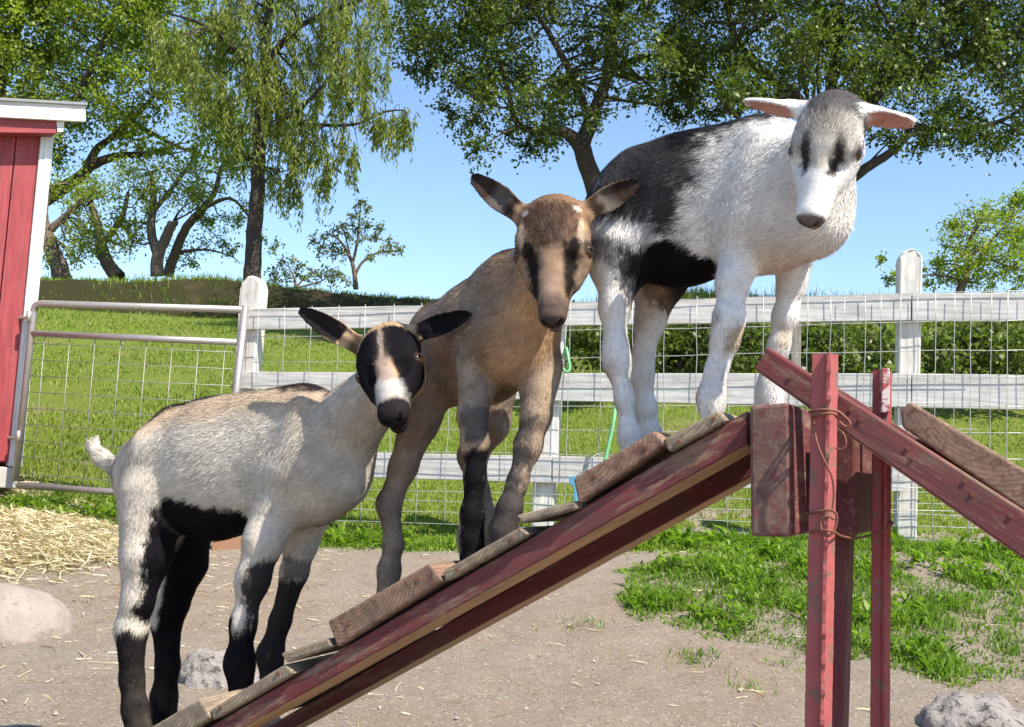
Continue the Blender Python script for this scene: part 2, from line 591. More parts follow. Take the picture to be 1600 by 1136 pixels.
def bank_top(x):
    return (0.72 + 0.05 * np.sin(x * 1.1) + 0.03 * np.sin(x * 2.7 + 1)) * sstep(0.9, -1.3, x) + 0.0
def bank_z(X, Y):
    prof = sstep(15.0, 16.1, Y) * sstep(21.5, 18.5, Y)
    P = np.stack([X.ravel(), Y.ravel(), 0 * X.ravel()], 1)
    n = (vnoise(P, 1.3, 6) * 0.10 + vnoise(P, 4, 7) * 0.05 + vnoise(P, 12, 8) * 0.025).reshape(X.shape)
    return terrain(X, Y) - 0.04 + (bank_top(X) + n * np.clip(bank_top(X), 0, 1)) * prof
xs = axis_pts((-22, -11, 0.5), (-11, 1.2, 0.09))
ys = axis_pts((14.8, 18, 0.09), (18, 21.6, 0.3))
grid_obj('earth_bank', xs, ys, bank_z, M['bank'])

def surf_z(x, y):
    """height of whatever ground lies at x, y"""
    x = np.atleast_1d(np.asarray(x, float)); y = np.atleast_1d(np.asarray(y, float))
    a = yard_z(x, y); b = field_z(x, y)
    z = np.where(y < 6.3, np.maximum(a, np.where(y > 6.2, b, -9)), b)
    return np.where((y > 14.8) & (y < 21.6) & (x < 1.2), np.maximum(z, bank_z(x, y)), z)

# ------------------------------------------------------------------ barn
BARN = Plane(FENCE.pt(40, 480, -.02), R(-38))
BV = 0.02
def bp_(px, py, v=BV): return BARN.pt(px, py, v)
corner_t, corner_b = bp_(66, 200), bp_(2, 728)
b0 = thing('barn', (corner_b.x, corner_b.y, float(surf_z(corner_b.x, corner_b.y)[0])),
           'red board barn with white corner trim and white eave fascia beside the gate', 'barn')
back = BARN.h * 3.2
# vertical wall boards, each a board of its own
def wall_x(k):
    return k
ztop = bp_(60, 196).z
zbot = corner_b.z + 0.03
uc = BARN.uz(bp_(40, 480))[0]
bw = 0.138
for k in range(16):
    u1 = uc - k * bw - 0.012
    u0 = u1 - bw + 0.007
    q = [BARN.uzv(u0, zbot, BV), BARN.uzv(u1, zbot, BV), BARN.uzv(u1, ztop, BV), BARN.uzv(u0, ztop, BV)]
    prism('wall_board', q, BARN.h * 0.02, M['barn'], b0, along=(0, 0, 1), bev=0.002)
q = [BARN.uzv(uc - 2.3, zbot - .01, BV + .021), BARN.uzv(uc - 0.01, zbot - .01, BV + .021), BARN.uzv(uc - 0.01, ztop + .05, BV + .021), BARN.uzv(uc - 2.3, ztop + .05, BV + .021)]
prism('wall', q, BARN.h * 3.0, M['barn'], b0, along=(0, 0, 1), bev=0)
# leaning corner board follows the plumb line of the corner
q = [BARN.uzv(uc - .012, zbot - 0.03, -0.005), BARN.uzv(uc + .062, zbot - 0.03, -0.005), BARN.uzv(uc + .062, ztop + .015, -0.005), BARN.uzv(uc - .012, ztop + .015, -0.005)]
prism('corner_trim', q, BARN.h * 0.09, M['trim'], b0, along=(0, 0, 1), bev=0.003)
q = [BARN.uzv(uc + .064, zbot - 0.05, 0.10), BARN.uzv(uc + .064, zbot - 0.05, 2.9), BARN.uzv(uc + .064, ztop, 2.9), BARN.uzv(uc + .064, ztop, 0.10)]
prism('side_wall', q, BARN.r * -0.06, M['barn'], b0, along=(0, 0, 1), bev=0.002)
# eave: fascia, soffit bracket and roof sheet
fz = -0.16
pf = [BARN.pt(-700, 120, fz), BARN.pt(134, 164, fz), BARN.pt(134, 190, fz), BARN.pt(-700, 146, fz)]
prism('fascia', pf, BARN.h * 0.03, M['trim'], b0, bev=0.003)
pf = [BARN.pt(-700, 113, fz - .02), BARN.pt(137, 160, fz - .02), BARN.pt(137, 164, fz - .02), BARN.pt(-700, 117, fz - .02)]
prism('roof', pf, BARN.h * 3.6, M['roof'], b0, bev=0)
pf = [BARN.pt(88, 186, fz + .035), BARN.pt(101, 187, fz + .035), BARN.pt(99, 206, fz + .035), BARN.pt(90, 206, fz + .035)]
prism('bracket', pf, BARN.h * 0.10, M['trim'], b0, bev=0.002)
pf = [BARN.pt(-700, 148, fz + .04), BARN.pt(88, 186, fz + .04), BARN.pt(88, 208, fz + .04), BARN.pt(-700, 200, fz + .04)]
prism('soffit_board', pf, BARN.h * 0.13, M['barn'], b0, bev=0.002)
pf = [BARN.uzv(uc - .16, zbot - .16, .0), BARN.uzv(uc + .05, zbot - .16, .0), BARN.uzv(uc + .05, zbot - .035, .0), BARN.uzv(uc - .16, zbot - .035, .0)]
prism('foundation_block', pf, BARN.h * 0.2, M['block'], b0, bev=0.008)
pf = [BARN.uzv(uc - 2.3, zbot - .16, .06), BARN.uzv(uc - .17, zbot - .16, .06), BARN.uzv(uc - .17, zbot - .03, .06), BARN.uzv(uc - 2.3, zbot - .03, .06)]
prism('foundation_wall', pf, BARN.h * 2.6, M['block'], b0, bev=0.008)

# ------------------------------------------------------------------ gate
gp = lambda x, y, v=-0.06: FENCE.pt(x, y, v)
g0 = thing('gate', gp(26, 760), 'galvanised tube gate with wire grid hung beside the red barn', 'gate')
tr = 0.021
tl, bl = gp(54, 474), gp(24, 752)
trr, brr = gp(381, 484), gp(351, 782)
def arc_corner(a, b, c, r_):
    a, b, c = Vector(a), Vector(b), Vector(c)
    p, q = b + (a - b).normalized() * r_, b + (c - b).normalized() * r_
    return [p, p.lerp(b, .55).lerp(b.lerp(q, .3), .35), b.lerp((p + q) / 2, .42), q.lerp(b, .55).lerp(b.lerp(p, .3), .35), q]
path = [bl] + arc_corner(bl, tl, trr, 0.06) + [trr]
tube('left_post_and_top_tube', path, tr, M['galv'], g0, 12)
tube('end_post', [gp(383, 478, -0.06), brr], tr * 1.08, M['galv'], g0, 12)
tube('middle_tube', [gp(49, 521), gp(371, 535)], tr * .95, M['galv'], g0, 12)
tube('bottom_tube', [gp(28, 758), gp(351, 781)], tr * .95, M['galv'], g0, 12)
for k in range(8):
    f = (k + 0.55) / 8.0
    a = gp(49, 521).lerp(gp(371, 535), f); b = gp(28, 758).lerp(gp(351, 781), f)
    tube('upright_wire', [a, b], 0.0028, M['gatewire'], g0, 5)
for k in range(9):
    f = (k + 0.6) / 9.3
    a = gp(48, 521).lerp(gp(26, 758), f); b = gp(372, 535).lerp(gp(351, 781), f)
    mid = a.lerp(b, .5) - Vector((0, 0, .003))
    tube('cross_wire', [a, mid, b], 0.0026, M['gatewire'], g0, 5)
for (x, y) in ((45, 495), (29, 682)):
    h0 = tube('hinge', [gp(x + 5, y, -0.06), gp(x - 14, y + 2, -0.02), gp(x - 22, y + 3, 0.0)], 0.012, M['galv'], g0, 8)
    tube('hinge_bolt', [gp(x, y - 9, -0.085), gp(x - 1, y + 9, -0.085)], 0.014, M['galv'], h0, 8)

# ------------------------------------------------------------------ fence: posts, rails and wire mesh
f0 = thing('paddock_fence', (0.4, float(fence_y(0.4)), float(surf_z(.4, fence_y(.4))[0])),
           'long white rail fence with wire mesh behind the goats and ramp', 'fence')
def rounded_post(x0, x1, ytop, ybot, v0, depth, lean=0.0, taper=0.82, mat='whitepost'):
    c = (x0 + x1) / 2; hw = (x1 - x0) / 2
    pl, pr = FENCE.pt(x0, ytop + 60, v0), FENCE.pt(x1, ytop + 60, v0)
    wdt = (pr - pl).length
    u = (FENCE.uz(pl)[0] + FENCE.uz(pr)[0]) / 2
    zt = FENCE.pt(c, ytop, v0).z
    zb = FENCE.pt(c, ybot, v0).z - .12
    pts = []
    for k in range(9):
        th = math.pi * k / 8
        pts.append((u + math.cos(th) * wdt / 2, zt - wdt * .62 + math.sin(th) * wdt * .62))
    pts += [(u - wdt / 2 * taper, zb), (u + wdt / 2 * taper, zb)]
    P = [FENCE.uzv(a, b, v0) for a, b in pts]
    return prism('post', P, FENCE.h * depth, M[mat], f0, along=(0, 0, 1), bev=0.01, jit=0.003)
rounded_post(372, 406, 430, 806, 0.045, 0.11)
rounded_post(842, 882, 452, 838, 0.045, 0.11)
rounded_post(1404, 1442, 388, 846, 0.045, 0.11)
RT = [(372, 483), (650, 478), (1100, 467), (1423, 459), (1640, 456.5)]
RB = [(372, 515), (650, 509), (1100, 508), (1423, 501), (1640, 500)]
MT = [(355, 581), (500, 581), (1000, 584), (1423, 583), (1640, 586)]
MB_ = [(355, 606), (500, 611), (1000, 632), (1423, 637), (1640, 641)]
LT = [(430, 704), (640, 708), (1000, 716), (1423, 724)]
LB = [(430, 742), (640, 747), (1000, 758), (1423, 768)]
def li(T, x): return float(np.interp(x, [a for a, _ in T], [b for _, b in T]))
def rail(T, B, x0, x1, v=0.008):
    pts = [(x0, li(T, x0)), (x1, li(T, x1)), (x1, li(B, x1)), (x0, li(B, x0))]
    pxprism('rail', FENCE, pts, v, 0.03, M['white'], f0, along=FENCE.r, bev=0.003, jit=0.002)
for x0, x1 in ((372, 861), (863, 1423), (1425, 1640)):
    rail(RT, RB, x0, x1); rail(MT, MB_, max(x0, 356), x1)
for x0, x1 in ((400, 861), (863, 1415)):
    rail(LT, LB, x0, x1)
# mesh: cross wires (rows closer together low down), then uprights, with a second overlapping panel on the right
def wy(k, x):
    yl = np.interp(k, range(13), [479, 522, 563, 600, 636, 670, 707, 730, 748, 766, 783, 799, 818])
    yr = np.interp(k, range(13), [459, 504, 549, 592, 635, 676, 716, 745, 768, 786, 803, 822, 842])
    return yl + (yr - yl) * (x - 640) / (1423 - 640)
for k in range(13):
    pts = []
    for x in range(395, 1641, 83):
        p = FENCE.pt(x, wy(k, x) + random.uniform(-1.5, 1.5), -0.008)
        pts.append(p)
    tube('cross_wire', pts, 0.0023, M['wire'], f0, 5)
xw = 404.0
while xw < 1640:
    n = [FENCE.pt(xw - 10 * (wy(k, xw) - 480) / 350 * (1.0 if xw < 900 else .45) + random.uniform(-1.3, 1.3), wy(k, xw) - (5 if k == 0 else 0), -0.013) for k in range(13)]
    tube('upright_wire', n, 0.0022, M['wire'], f0, 5)
    xw += np.interp(xw, [400, 1000, 1600], [41, 50, 58])
xw = 1262.0
while xw < 1640:
    n = [FENCE.pt(xw - 6 * k / 12 + random.uniform(-.7, .7), wy(k, xw) - 3, -0.020) for k in range(13)]
    tube('upright_wire', n, 0.0019, M['wire'], f0, 5)
    xw += 57.5
for k in (3, 4, 5, 8, 10):
    tube('cross_wire', [FENCE.pt(x, wy(k, x) - 6, -0.025) for x in (1262, 1400, 1528)], 0.002, M['wire'], f0, 5)
p = at(1244, 503, 8.4)
o = prism('old_stake', [at(1236, 503, 8.4), at(1252, 503, 8.4), at(1251, 600, 8.4), at(1236, 600, 8.4)], (0, .08, 0), M['oldpost'], along=(0, 0, 1), jit=.004)
tag(o, 'old weathered grey stake standing beyond the fence by the brambles', 'stake')

# ------------------------------------------------------------------ climbing ramp
q0 = RAMP.pt(1215, 840, 0.25)
ramp = thing('climbing_ramp', (q0.x, q0.y, 0.0), 'red timber goat ramp with wooden cleats rising to a beam trestle', 'ramp')
RW = 0.50
LTOP = lambda x: 1136 + (x - 326) * (640 - 1136) / (1170 - 326)
def stringer(v0, th, mk, top_off=0):
    pts = [(60, LTOP(60)), (1168, LTOP(1168)), (1168, 696), (60, 1318)]
    P = [RAMP.pt(x, y, 0.0) for x, y in pts]
    P = [p + RAMP.h * v0 for p in P]
    prism('stringer', P, RAMP.h * th, None, ramp, along=RAMP.r + Vector((0, 0, .55)), mats=[M[mk], M['rawwood']], edge_mat={2: 1}, bev=0.004)
stringer(0.0, 0.088, 'red')
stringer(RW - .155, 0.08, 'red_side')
RTOP = [(1202, 543), (1760, 899)]
RBOT = [(1180, 578), (1760, 987)]
P = [RAMP.pt(*RTOP[0], 0), RAMP.pt(*RTOP[1], 0), RAMP.pt(*RBOT[1], 0), RAMP.pt(*RBOT[0], 0)]
dz = 0.0
prism('stringer', [p - RAMP.h * 0.012 for p in P], RAMP.h * 0.05, None, ramp, along=RAMP.r - Vector((0, 0, .6)), mats=[M['red'], M['rawwood']], edge_mat={2: 1}, bev=0.004)
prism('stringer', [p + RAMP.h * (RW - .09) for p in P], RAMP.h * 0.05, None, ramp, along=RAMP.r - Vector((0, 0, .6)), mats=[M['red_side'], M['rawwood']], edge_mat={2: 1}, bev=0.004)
PL = [
 ([(60, 1245), (150, 1190), (168, 1222), (80, 1280)], 'plank'),
 ([(228, 1142), (312, 1092), (330, 1121), (250, 1170)], 'greyplank'),
 ([(326, 1109), (445, 1038), (459, 1053), (331, 1127)], 'greyplank'),
 ([(438, 1021), (512, 997), (521, 1010), (447, 1037)], 'greyplank'),
 ([(511, 972), (670, 881), (692, 907), (526, 1011)], 'plank'),
 ([(692, 892), (812, 824), (826, 836), (694, 911)], 'greyplank'),
 ([(806, 804), (900, 781), (904, 795), (815, 817)], 'greyplank'),
 ([(896, 748), (1023, 672), (1043, 692), (904, 788)], 'plank'),
 ([(1034, 686), (1121, 640), (1137, 657), (1046, 707)], 'greyplank'),
]
for pts, mk in PL:
    P = [RAMP.pt(x, y, -0.014) for x, y in pts]
    prism('cleat', P, RAMP.h * (RW + random.uniform(0.0, .04)), M[mk], ramp, along=RAMP.h, bev=0.004, jit=0.0015)
P = [RAMP.pt(x, y, 0.0) for x, y in [(1406, 642), (1422, 627), (1640, 757), (1640, 826), (1410, 668)]]
prism('cleat', P, RAMP.h * RW, M['plank'], ramp, along=RAMP.h, bev=0.004)
P = [RAMP.pt(x, y, 0.0) for x, y in [(1655, 790), (1752, 850), (1752, 890), (1655, 830)]]
prism('cleat', P, RAMP.h * RW, M['plank'], ramp, along=RAMP.h, bev=0.004)
# nail heads showing on the descending stringer and on the cleat ends
def nail(x, y, v):
    c = RAMP.pt(x, y, v)
    V, F = tube_arrays([c + RAMP.h * .004, c - RAMP.h * .0018], .0032, 8)
    mesh_obj('nail_head', V, F, M['tie'], ramp)
for x, y in [(1418, 700), (1426, 716), (1508, 752), (1520, 772), (1235, 590), (1330, 640), (1345, 655), (1580, 806)]:
    nail(x, y, -.012)
for x, y in [(545, 975), (655, 905), (930, 745), (1010, 700), (345, 1105), (435, 1052), (715, 890), (800, 842), (1060, 690), (1115, 655)]:
    nail(x, y, -.014)
# crossbeams and post
P = [RAMP.pt(x, y, -0.045) for x, y in [(1170, 632), (1233, 630), (1235, 838), (1172, 839)]]
beam = prism('crossbeam', P, RAMP.h * (RW + .06), None, ramp, along=RAMP.h, mats=[M['beam'], M['red']], edge_mat={0: 0, 1: 1}, bev=0.005, jit=.0015)
P = [RAMP.pt(x, y, 0.055) for x, y in [(1293, 655), (1338, 655), (1339, 836), (1294, 836)]]
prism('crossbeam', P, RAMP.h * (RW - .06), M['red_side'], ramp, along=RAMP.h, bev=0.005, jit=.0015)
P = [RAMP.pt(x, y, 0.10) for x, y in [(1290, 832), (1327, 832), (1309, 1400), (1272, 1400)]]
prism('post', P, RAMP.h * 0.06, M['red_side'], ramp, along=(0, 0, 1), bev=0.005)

# ------------------------------------------------------------------ steel posts tied to the ramp
def t_post(px_t, py_t, px_b, py_b, v, width, label, mat, capped=False, ang=0.3):
    top, bot = RAMP.pt(px_t, py_t, v), RAMP.pt(px_b, py_b, v)
    bot = top + (bot - top) * ((top.z + .08) / (top.z - bot.z))
    root = thing('steel_post', bot, label, 'post', 'red steel posts tied to the ramp')
    up = (top - bot).normalized()
    a = (RAMP.r * math.cos(ang) + RAMP.h * math.sin(ang)).normalized()
    b = up.cross(a).normalized()
    if b.dot(RAMP.h) < 0: b = -b
    wd = width / 2
    # channel section: broad flange, studded rib, narrow flange
    sec = [(-wd, .0), (-wd * .15, -.004), (.02 * wd, -.014), (wd * .26, -.015), (wd * .38, -.004), (wd, .002), (wd, .007), (wd * .3, .004), (.0, -.004), (-wd * .2, .004), (-wd, .006)]
    L = (top - bot).length
    rows = 150
    V, F = [], []
    for k in range(rows + 1):
        stud = 1.0 if (k % 6) in (2, 3) else 0.0
        for q_, (s_, t_) in enumerate(sec):
            if q_ in (2, 3):
                t_ = t_ - .0016 * stud + random.uniform(-.0007, .0007)
                s_ = s_ + (.0005 * stud if q_ == 3 else -.0003 * stud) + random.uniform(-.0006, .0006)
            V.append(bot + up * (L * k / rows) + a * (s_ + random.uniform(-.0003, .0003)) + b * t_)
    n = len(sec)
    for k in range(rows):
        for i in range(n):
            j = (i + 1) % n
            F.append((k * n + i, k * n + j, (k + 1) * n + j, (k + 1) * n + i))
    F.append(tuple(range(n))); F.append(tuple(rows * n + i for i in range(n)))
    mesh_obj('post_channel', V, F, M[mat], root)
    if capped:
        q = [top - up * .062 + a * s_ + b * t_ for s_, t_ in [(-wd * .35, -.0195), (wd * .5, -.0195), (wd * .5, .006), (-wd * .35, .006)]]
        prism('painted_cap', q, up * .0635, M['whitechip'], root, bev=.001)
    return root
t_post(1290, 553, 1279, 1136, -0.045, 0.034, 'red chipped steel post in front of the crossbeam, tied with wire', 'tpost')
t_post(1379, 579, 1376, 1136, 0.10, 0.026, 'thinner red steel post with white chipped top behind the descending beam', 'tpostworn', True)

# tie wires
wp = lambda x, y, v: RAMP.pt(x, y, v)
tie = thing('tie_wire', wp(1290, 650, -.06), 'rusty wire looped round the upper front steel post', 'wire')
loop = [(1264, 644, -.05), (1275, 641, -.066), (1292, 640, -.068), (1309, 643, -.06), (1318, 650, -.058), (1328, 660, -.06), (1325, 667, -.06), (1315, 663, -.06), (1308, 652, -.055), (1300, 646, -.068), (1280, 648, -.068), (1268, 652, -.05)]
tube('loop', smooth_line([wp(*p) for p in loop], 4), .0019, M['tie'], tie, 6)
loop = [(1270, 652, -.06), (1276, 690, -.066), (1288, 720, -.068), (1300, 745, -.066), (1303, 775, -.064), (1300, 800, -.066)]
tube('strand', smooth_line([wp(*p) for p in loop], 4), .0016, M['tie'], tie, 6)
loop = [(1308, 668, -.06), (1318, 678, -.06), (1322, 692, -.06), (1316, 702, -.06), (1306, 700, -.058)]
tube('loop', smooth_line([wp(*p) for p in loop], 4), .0014, M['tie'], tie, 6)
tie = thing('tie_wire', wp(1290, 820, -.06), 'rusty wire binding the front steel post low down to its neighbour', 'wire')
loop = [(1266, 802, -.05), (1280, 799, -.066), (1298, 797, -.067), (1307, 804, -.062), (1306, 822, -.06), (1298, 836, -.064), (1286, 834, -.068), (1282, 815, -.068), (1292, 806, -.068), (1304, 812, -.062)]
tube('loop', smooth_line([wp(*p) for p in loop], 4), .0019, M['tie'], tie, 6)
loop = [(1266, 832, -.05), (1282, 829, -.067), (1300, 830, -.066), (1316, 838, -.02), (1338, 841, .03), (1365, 835, .07), (1385, 826, .085), (1394, 818, .09), (1391, 814, .12)]
tube('strand', smooth_line([wp(*p) for p in loop], 4), .0017, M['tie'], tie, 6)

# ------------------------------------------------------------------ rocks
def rock(name, c, rad, mat, label, seed, amp=1.0, sub=5):
    import bmesh
    bm = bmesh.new()
    bmesh.ops.create_icosphere(bm, subdivisions=sub, radius=1)
    V = np.array([v.co[:] for v in bm.verts])
    F = np.array([[v.index for v in f.verts] for f in bm.faces])
    bm.free()
    n = vnoise(V, 1.6, seed) * .16 + vnoise(V, 3.7, seed + 1) * .09 + vnoise(V, 9, seed + 2) * .035 + vnoise(V, 22, seed + 3) * .018
    V = V * (1 + n * amp)[:, None] * np.array(rad)
    o = mesh_obj(name, V, F, mat, smooth=True, loc=None)
    o.location = c
    return tag(o, label, 'rock')
g = ground_pt(-22, 1000)
rock('boulder', (g.x - .03, g.y + .12, g.z + .0), (.26, .22, .17), M['rock'], 'pale rounded boulder at the edge of the straw', 31, .42)
g = ground_pt(1530, 1150)
rock('boulder', (g.x + .02, g.y + .05, g.z - .03), (.185, .16, .125), M['rockgrey'], 'grey pitted rock in front of the green weeds near the posts', 37)
g = ground_pt(325, 1075)
rock('boulder', (g.x, g.y + .08, g.z - .03), (.13, .15, .12), M['rockgrey'], 'low rough stone behind the legs of the pale lower goat', 43)

# low brown trough glimpsed between the legs of the lowest goat
gl, gr = ground_pt(330, 862), ground_pt(432, 862)
q = [gl, gr, gr + Vector((0, 0, .09)), gl + Vector((0, 0, .09))]
o = thing('feed_trough', (gl + gr) / 2, 'low brown feed trough on the dirt behind the lowest goat', 'trough')
dd = Vector((0, .2, 0)); up = Vector((0, 0, .09))
prism('side_board', q, dd * .1, M['clay'], o, bev=.004)
prism('side_board', [p + dd for p in q], dd * .1, M['clay'], o, bev=.004)
prism('end_board', [gl + dd * .1, gl + dd, gl + dd + up, gl + dd * .1 + up], (.02, 0, 0), M['clay'], o, bev=.003)
prism('end_board', [gr + dd * .1, gr + dd, gr + dd + up, gr + dd * .1 + up], (-.02, 0, 0), M['clay'], o, bev=.003)

# green hose hooked over the fence
hs = [(880, 560, .07), (884, 543, .0), (888, 560, -.03), (890, 577, -.04), (884, 581, -.045), (878, 574, -.03)]
o = tube('garden_hose', smooth_line([FENCE.pt(x, y, v) for x, y, v in hs], 6), .0085, M['hose'], None, 8)
tag(o, 'pale green hose end hooked over the fence rail behind the middle goat', 'hose')
b_ = FENCE.pt(936, 760, -.10)
o = tube('plant_stake', [FENCE.pt(966, 612, -.06), FENCE.pt(957, 668, -.08), FENCE.pt(944, 726, -.1), FENCE.pt(926, 808, -.14)], .0105, M['hose'], None, 8)
tag(o, 'slanting pale green rod leaning on the fence behind the top goat', 'rod')
o = thing('feed_clip', FENCE.pt(897, 770, -.2), 'small blue plastic clip with a wire hook hung by the fence near the middle cleats', 'clip')
prism('clip_body', [FENCE.pt(x, y, -.2) for x, y in [(889, 745), (900, 743), (902, 790), (897, 792), (895, 760), (889, 756)]], FENCE.h * .05, M['blue'], o, bev=.003)
tube('wire_hook', [FENCE.pt(911, 735, -.19), FENCE.pt(920, 718, -.18), FENCE.pt(930, 711, -.16), FENCE.pt(942, 708, -.12), FENCE.pt(955, 709, -.03)], .003, M['gatewire'], o, 6)
tube('wire_hook', [FENCE.pt(897, 748, -.175), FENCE.pt(911, 735, -.19)], .003, M['gatewire'], o, 6)
# ------------------------------------------------------------------ goats: one continuous skin each, grown from a distance field
FWD = ROT @ Vector((0, 0, -1))
A3 = lambda v: np.array(v[:], float)

class Goat:
    VOX = 0.0031
    def __init__(s, name):
        s.prims = []; s.ops = []; s.ears = []; s.name = name
        s.cut = []
    def P(s, px, py, v):
        return A3(RAMP.pt(px, py, v))
    def rad(s, p, rpx):
        return rpx * float(np.dot(p - A3(CAM), A3(FWD))) / FPX
    def rc(s, grp, a, b, ra, rb, k=.02, squash=1.0, fl=.014, lat=None, rev=False, px=True):
        """tapered limb from a to b (px,py,v); hair lies from a towards b"""
        if px:
            a, b = s.P(*a), s.P(*b)
            ra, rb = s.rad(a, ra), s.rad(b, rb)
        s.prims.append(dict(t='rc', g=grp, a=a, b=b, ra=ra, rb=rb, k=k, sq=squash, lat=A3(RAMP.h) if lat is None else lat, fl=fl, d=(a - b if rev else b - a)))
    def chain(s, grp, pts, k=.012, fl=.011, squash=1.0):
        for (p, q) in zip(pts[:-1], pts[1:]):
            s.rc(grp, p[:3], q[:3], p[3], q[3], k=k, fl=fl, squash=squash)
    # ---- head
    def head(s, skull, nose, L, eroots, ears, hv, noseW=1.0, wid=1.0):
        """skull/nose pixels; ears: [(tip px,py,v), halfwidth m, open-direction] ; eroots: two pixels giving the cross axis"""
        sk = s.P(*skull)
        d = A3(ray(*nose[:2]))
        dist = .86 * L
        oc = A3(CAM) - sk
        b = d @ oc; c = oc @ oc - dist * dist
        disc = b * b - c
        t = -b - math.sqrt(disc) if disc > 0 else -b
        nz = A3(CAM) + d * t
        ey = nz - sk; ey /= np.linalg.norm(ey)
        ex = s.P(eroots[1][0], eroots[1][1], hv + (eroots[2] if len(eroots) > 2 else 0)) - s.P(eroots[0][0], eroots[0][1], hv)
        ex = ex - ey * (ex @ ey); ex /= np.linalg.norm(ex)
        ez = np.cross(ey, ex)
        if ez @ A3(FWD) > 0: ez = -ez
        O = sk - ey * .12 * L
        s.H = (O, ex, ey, ez, L)
        s.wid = wid
        W = lambda x, y, z: O + (ex * x * wid + ey * y + ez * z) * L
        def ell(c, r, k=.012, fl=.006, g='head'):
            s.prims.append(dict(t='el', g=g, c=W(*c), r=np.array(r) * L * np.array([wid, 1, 1]), ax=np.stack([ex, ey, ez]), k=k, fl=fl * 1.75, d=-ey - ez * .2))
        def rc(a, b, ra, rb, k=.012, fl=.006, sq=1.0):
            s.rc('head', W(*a), W(*b), ra * L, rb * L, k=k, squash=sq, fl=fl * 1.6, lat=ex, px=False)
        ell((0, .10, -.02), (.255, .25, .225), fl=.008)
        ell((0, .02, -.15), (.21, .20, .25), fl=.009)
        ell((0, .24, .05), (.19, .22, .155), .03, .009)
        ell((.0, .36, .0), (.215, .2, .165))
        for sx in (1, -1):
            ell((sx * .165, .29, .075), (.085, .09, .06), .025)      # brow
            ell((sx * .175, .40, .025), (.078, .095, .085), .016)   # eye socket
            ell((sx * .135, .50, -.05), (.085, .17, .105), .03)      # cheekbone
            ell((sx * .056, .65, -.055), (.058, .17, .08), .03)     # cheek into muzzle
            s.cut.append((W(sx * .155, .56, .135), .080 * L, .012))   # hollow below the eye
            ell((sx * .205, .345, .070), (.050, .050, .028), .006)   # upper lid
            ell((sx * .12, .34, -.16), (.115, .2, .145), .02)
            ell((sx * .046 * noseW, .875, -.062), (.058 * noseW, .095, .060), .016, .003)   # upper lip
            ell((sx * .050 * noseW, .945, .002), (.044 * noseW, .055, .044), .014, .002)     # nostril wing
        rc((0, .90, -.005), (0, .42, .02), .078 * noseW, .150, .02, .0045)
        ell((0, .95, -.028), (.062 * noseW, .052, .056), .012, .002)
        rc((0, .89, -.135), (0, .38, -.215), .060 * noseW, .12, .012, .005)
        ell((0, .925, -.160), (.060 * noseW, .062, .046), .006, .003)
        for sx in (1, -1):
            for q_ in range(3):
                s.cut.append((W(sx * (.034 + .014 * q_) * noseW, .998 - .012 * q_, -.022 + .016 * q_), .021 * L, .003))
        s.nw = noseW
        s.eyes = [(W(.232, .41, .036), ex * .9 + ez * .4 + ey * .1), (W(-.232, .41, .036), -ex * .9 + ez * .4 + ey * .1)]
        s.eye_r = .062 * L
        for sd, (tip, hw, od) in zip((-1, 1), ears):
            root = W(sd * .20, .05, .03)
            tp = s.P(*tip)
            e = tp - root; ln = np.linalg.norm(e); e /= ln
            n = ez * od[0] + ey * od[1] + ex * sd * od[2] - np.array([0, 0, 1.]) * od[3]
            n = n - e * (n @ e); n /= np.linalg.norm(n)
            wv = np.cross(n, e)
            s.prims.append(dict(t='ear', g='ear', o=root, e=e, w=wv, n=n, L=ln, hw=hw, th=.0036, k=.010, fl=.0055, d=e))
            s.ears.append(dict(o=root, e=e, w=wv, n=n, L=ln, hw=hw))
            s.rc('ear', root - e * .01, root + e * ln * .28, .017, .010, k=.012, px=False, fl=.006)
    @staticmethod
    def sdf(p, X):
        if p['t'] == 'rc':
            a, b = p['a'], p['b']
            if p['sq'] != 1.0:
                lat = p['lat']; f = 1 / p['sq'] - 1
                c = a
                X = X + np.outer((X - c) @ lat * f, lat)
                b = b + lat * ((b - c) @ lat * f)
            ba = b - a
            l2 = ba @ ba
            t = np.clip((X - a) @ ba / max(l2, 1e-9), 0, 1)
            q = X - a - t[:, None] * ba
            d = np.sqrt((q * q).sum(1)) - (p['ra'] + (p['rb'] - p['ra']) * t)
            return d * (p['sq'] if p['sq'] < 1 else 1) ** .5
        if p['t'] == 'el':
            q = (X - p['c']) @ p['ax'].T
            k0 = np.sqrt(((q / p['r']) ** 2).sum(1)); k1 = np.sqrt(((q / p['r'] ** 2) ** 2).sum(1))
            return np.where(k1 > 1e-9, k0 * (k0 - 1) / np.maximum(k1, 1e-9), -p['r'].min())
        q = X - p['o']
        u = q @ p['e'] / p['L']; t = q @ p['w']; n = q @ p['n']
        uc = np.clip(u, 0, 1)
        wd = p['hw'] * (.52 + .48 * sstep(0, .5, uc)) * np.sqrt(np.clip(1 - uc ** 4.5, 0, 1)) * (1 - .30 * uc ** 1.5) + 1e-4
        cup = p['hw'] * .62 * (1 - .55 * uc)
        n0 = cup * ((np.minimum(np.abs(t), wd) / wd) ** 2 - .5) + p['hw'] * .30 * uc ** 2
        d1 = np.abs(t) - wd; d2 = np.abs(n - n0) - p['th']
        d = np.maximum(d1, d2) * .75
        ex = np.maximum(u - 1, -u) * p['L']
        return np.where(ex > 0, np.sqrt(np.maximum(d, 0) ** 2 + ex ** 2), d)
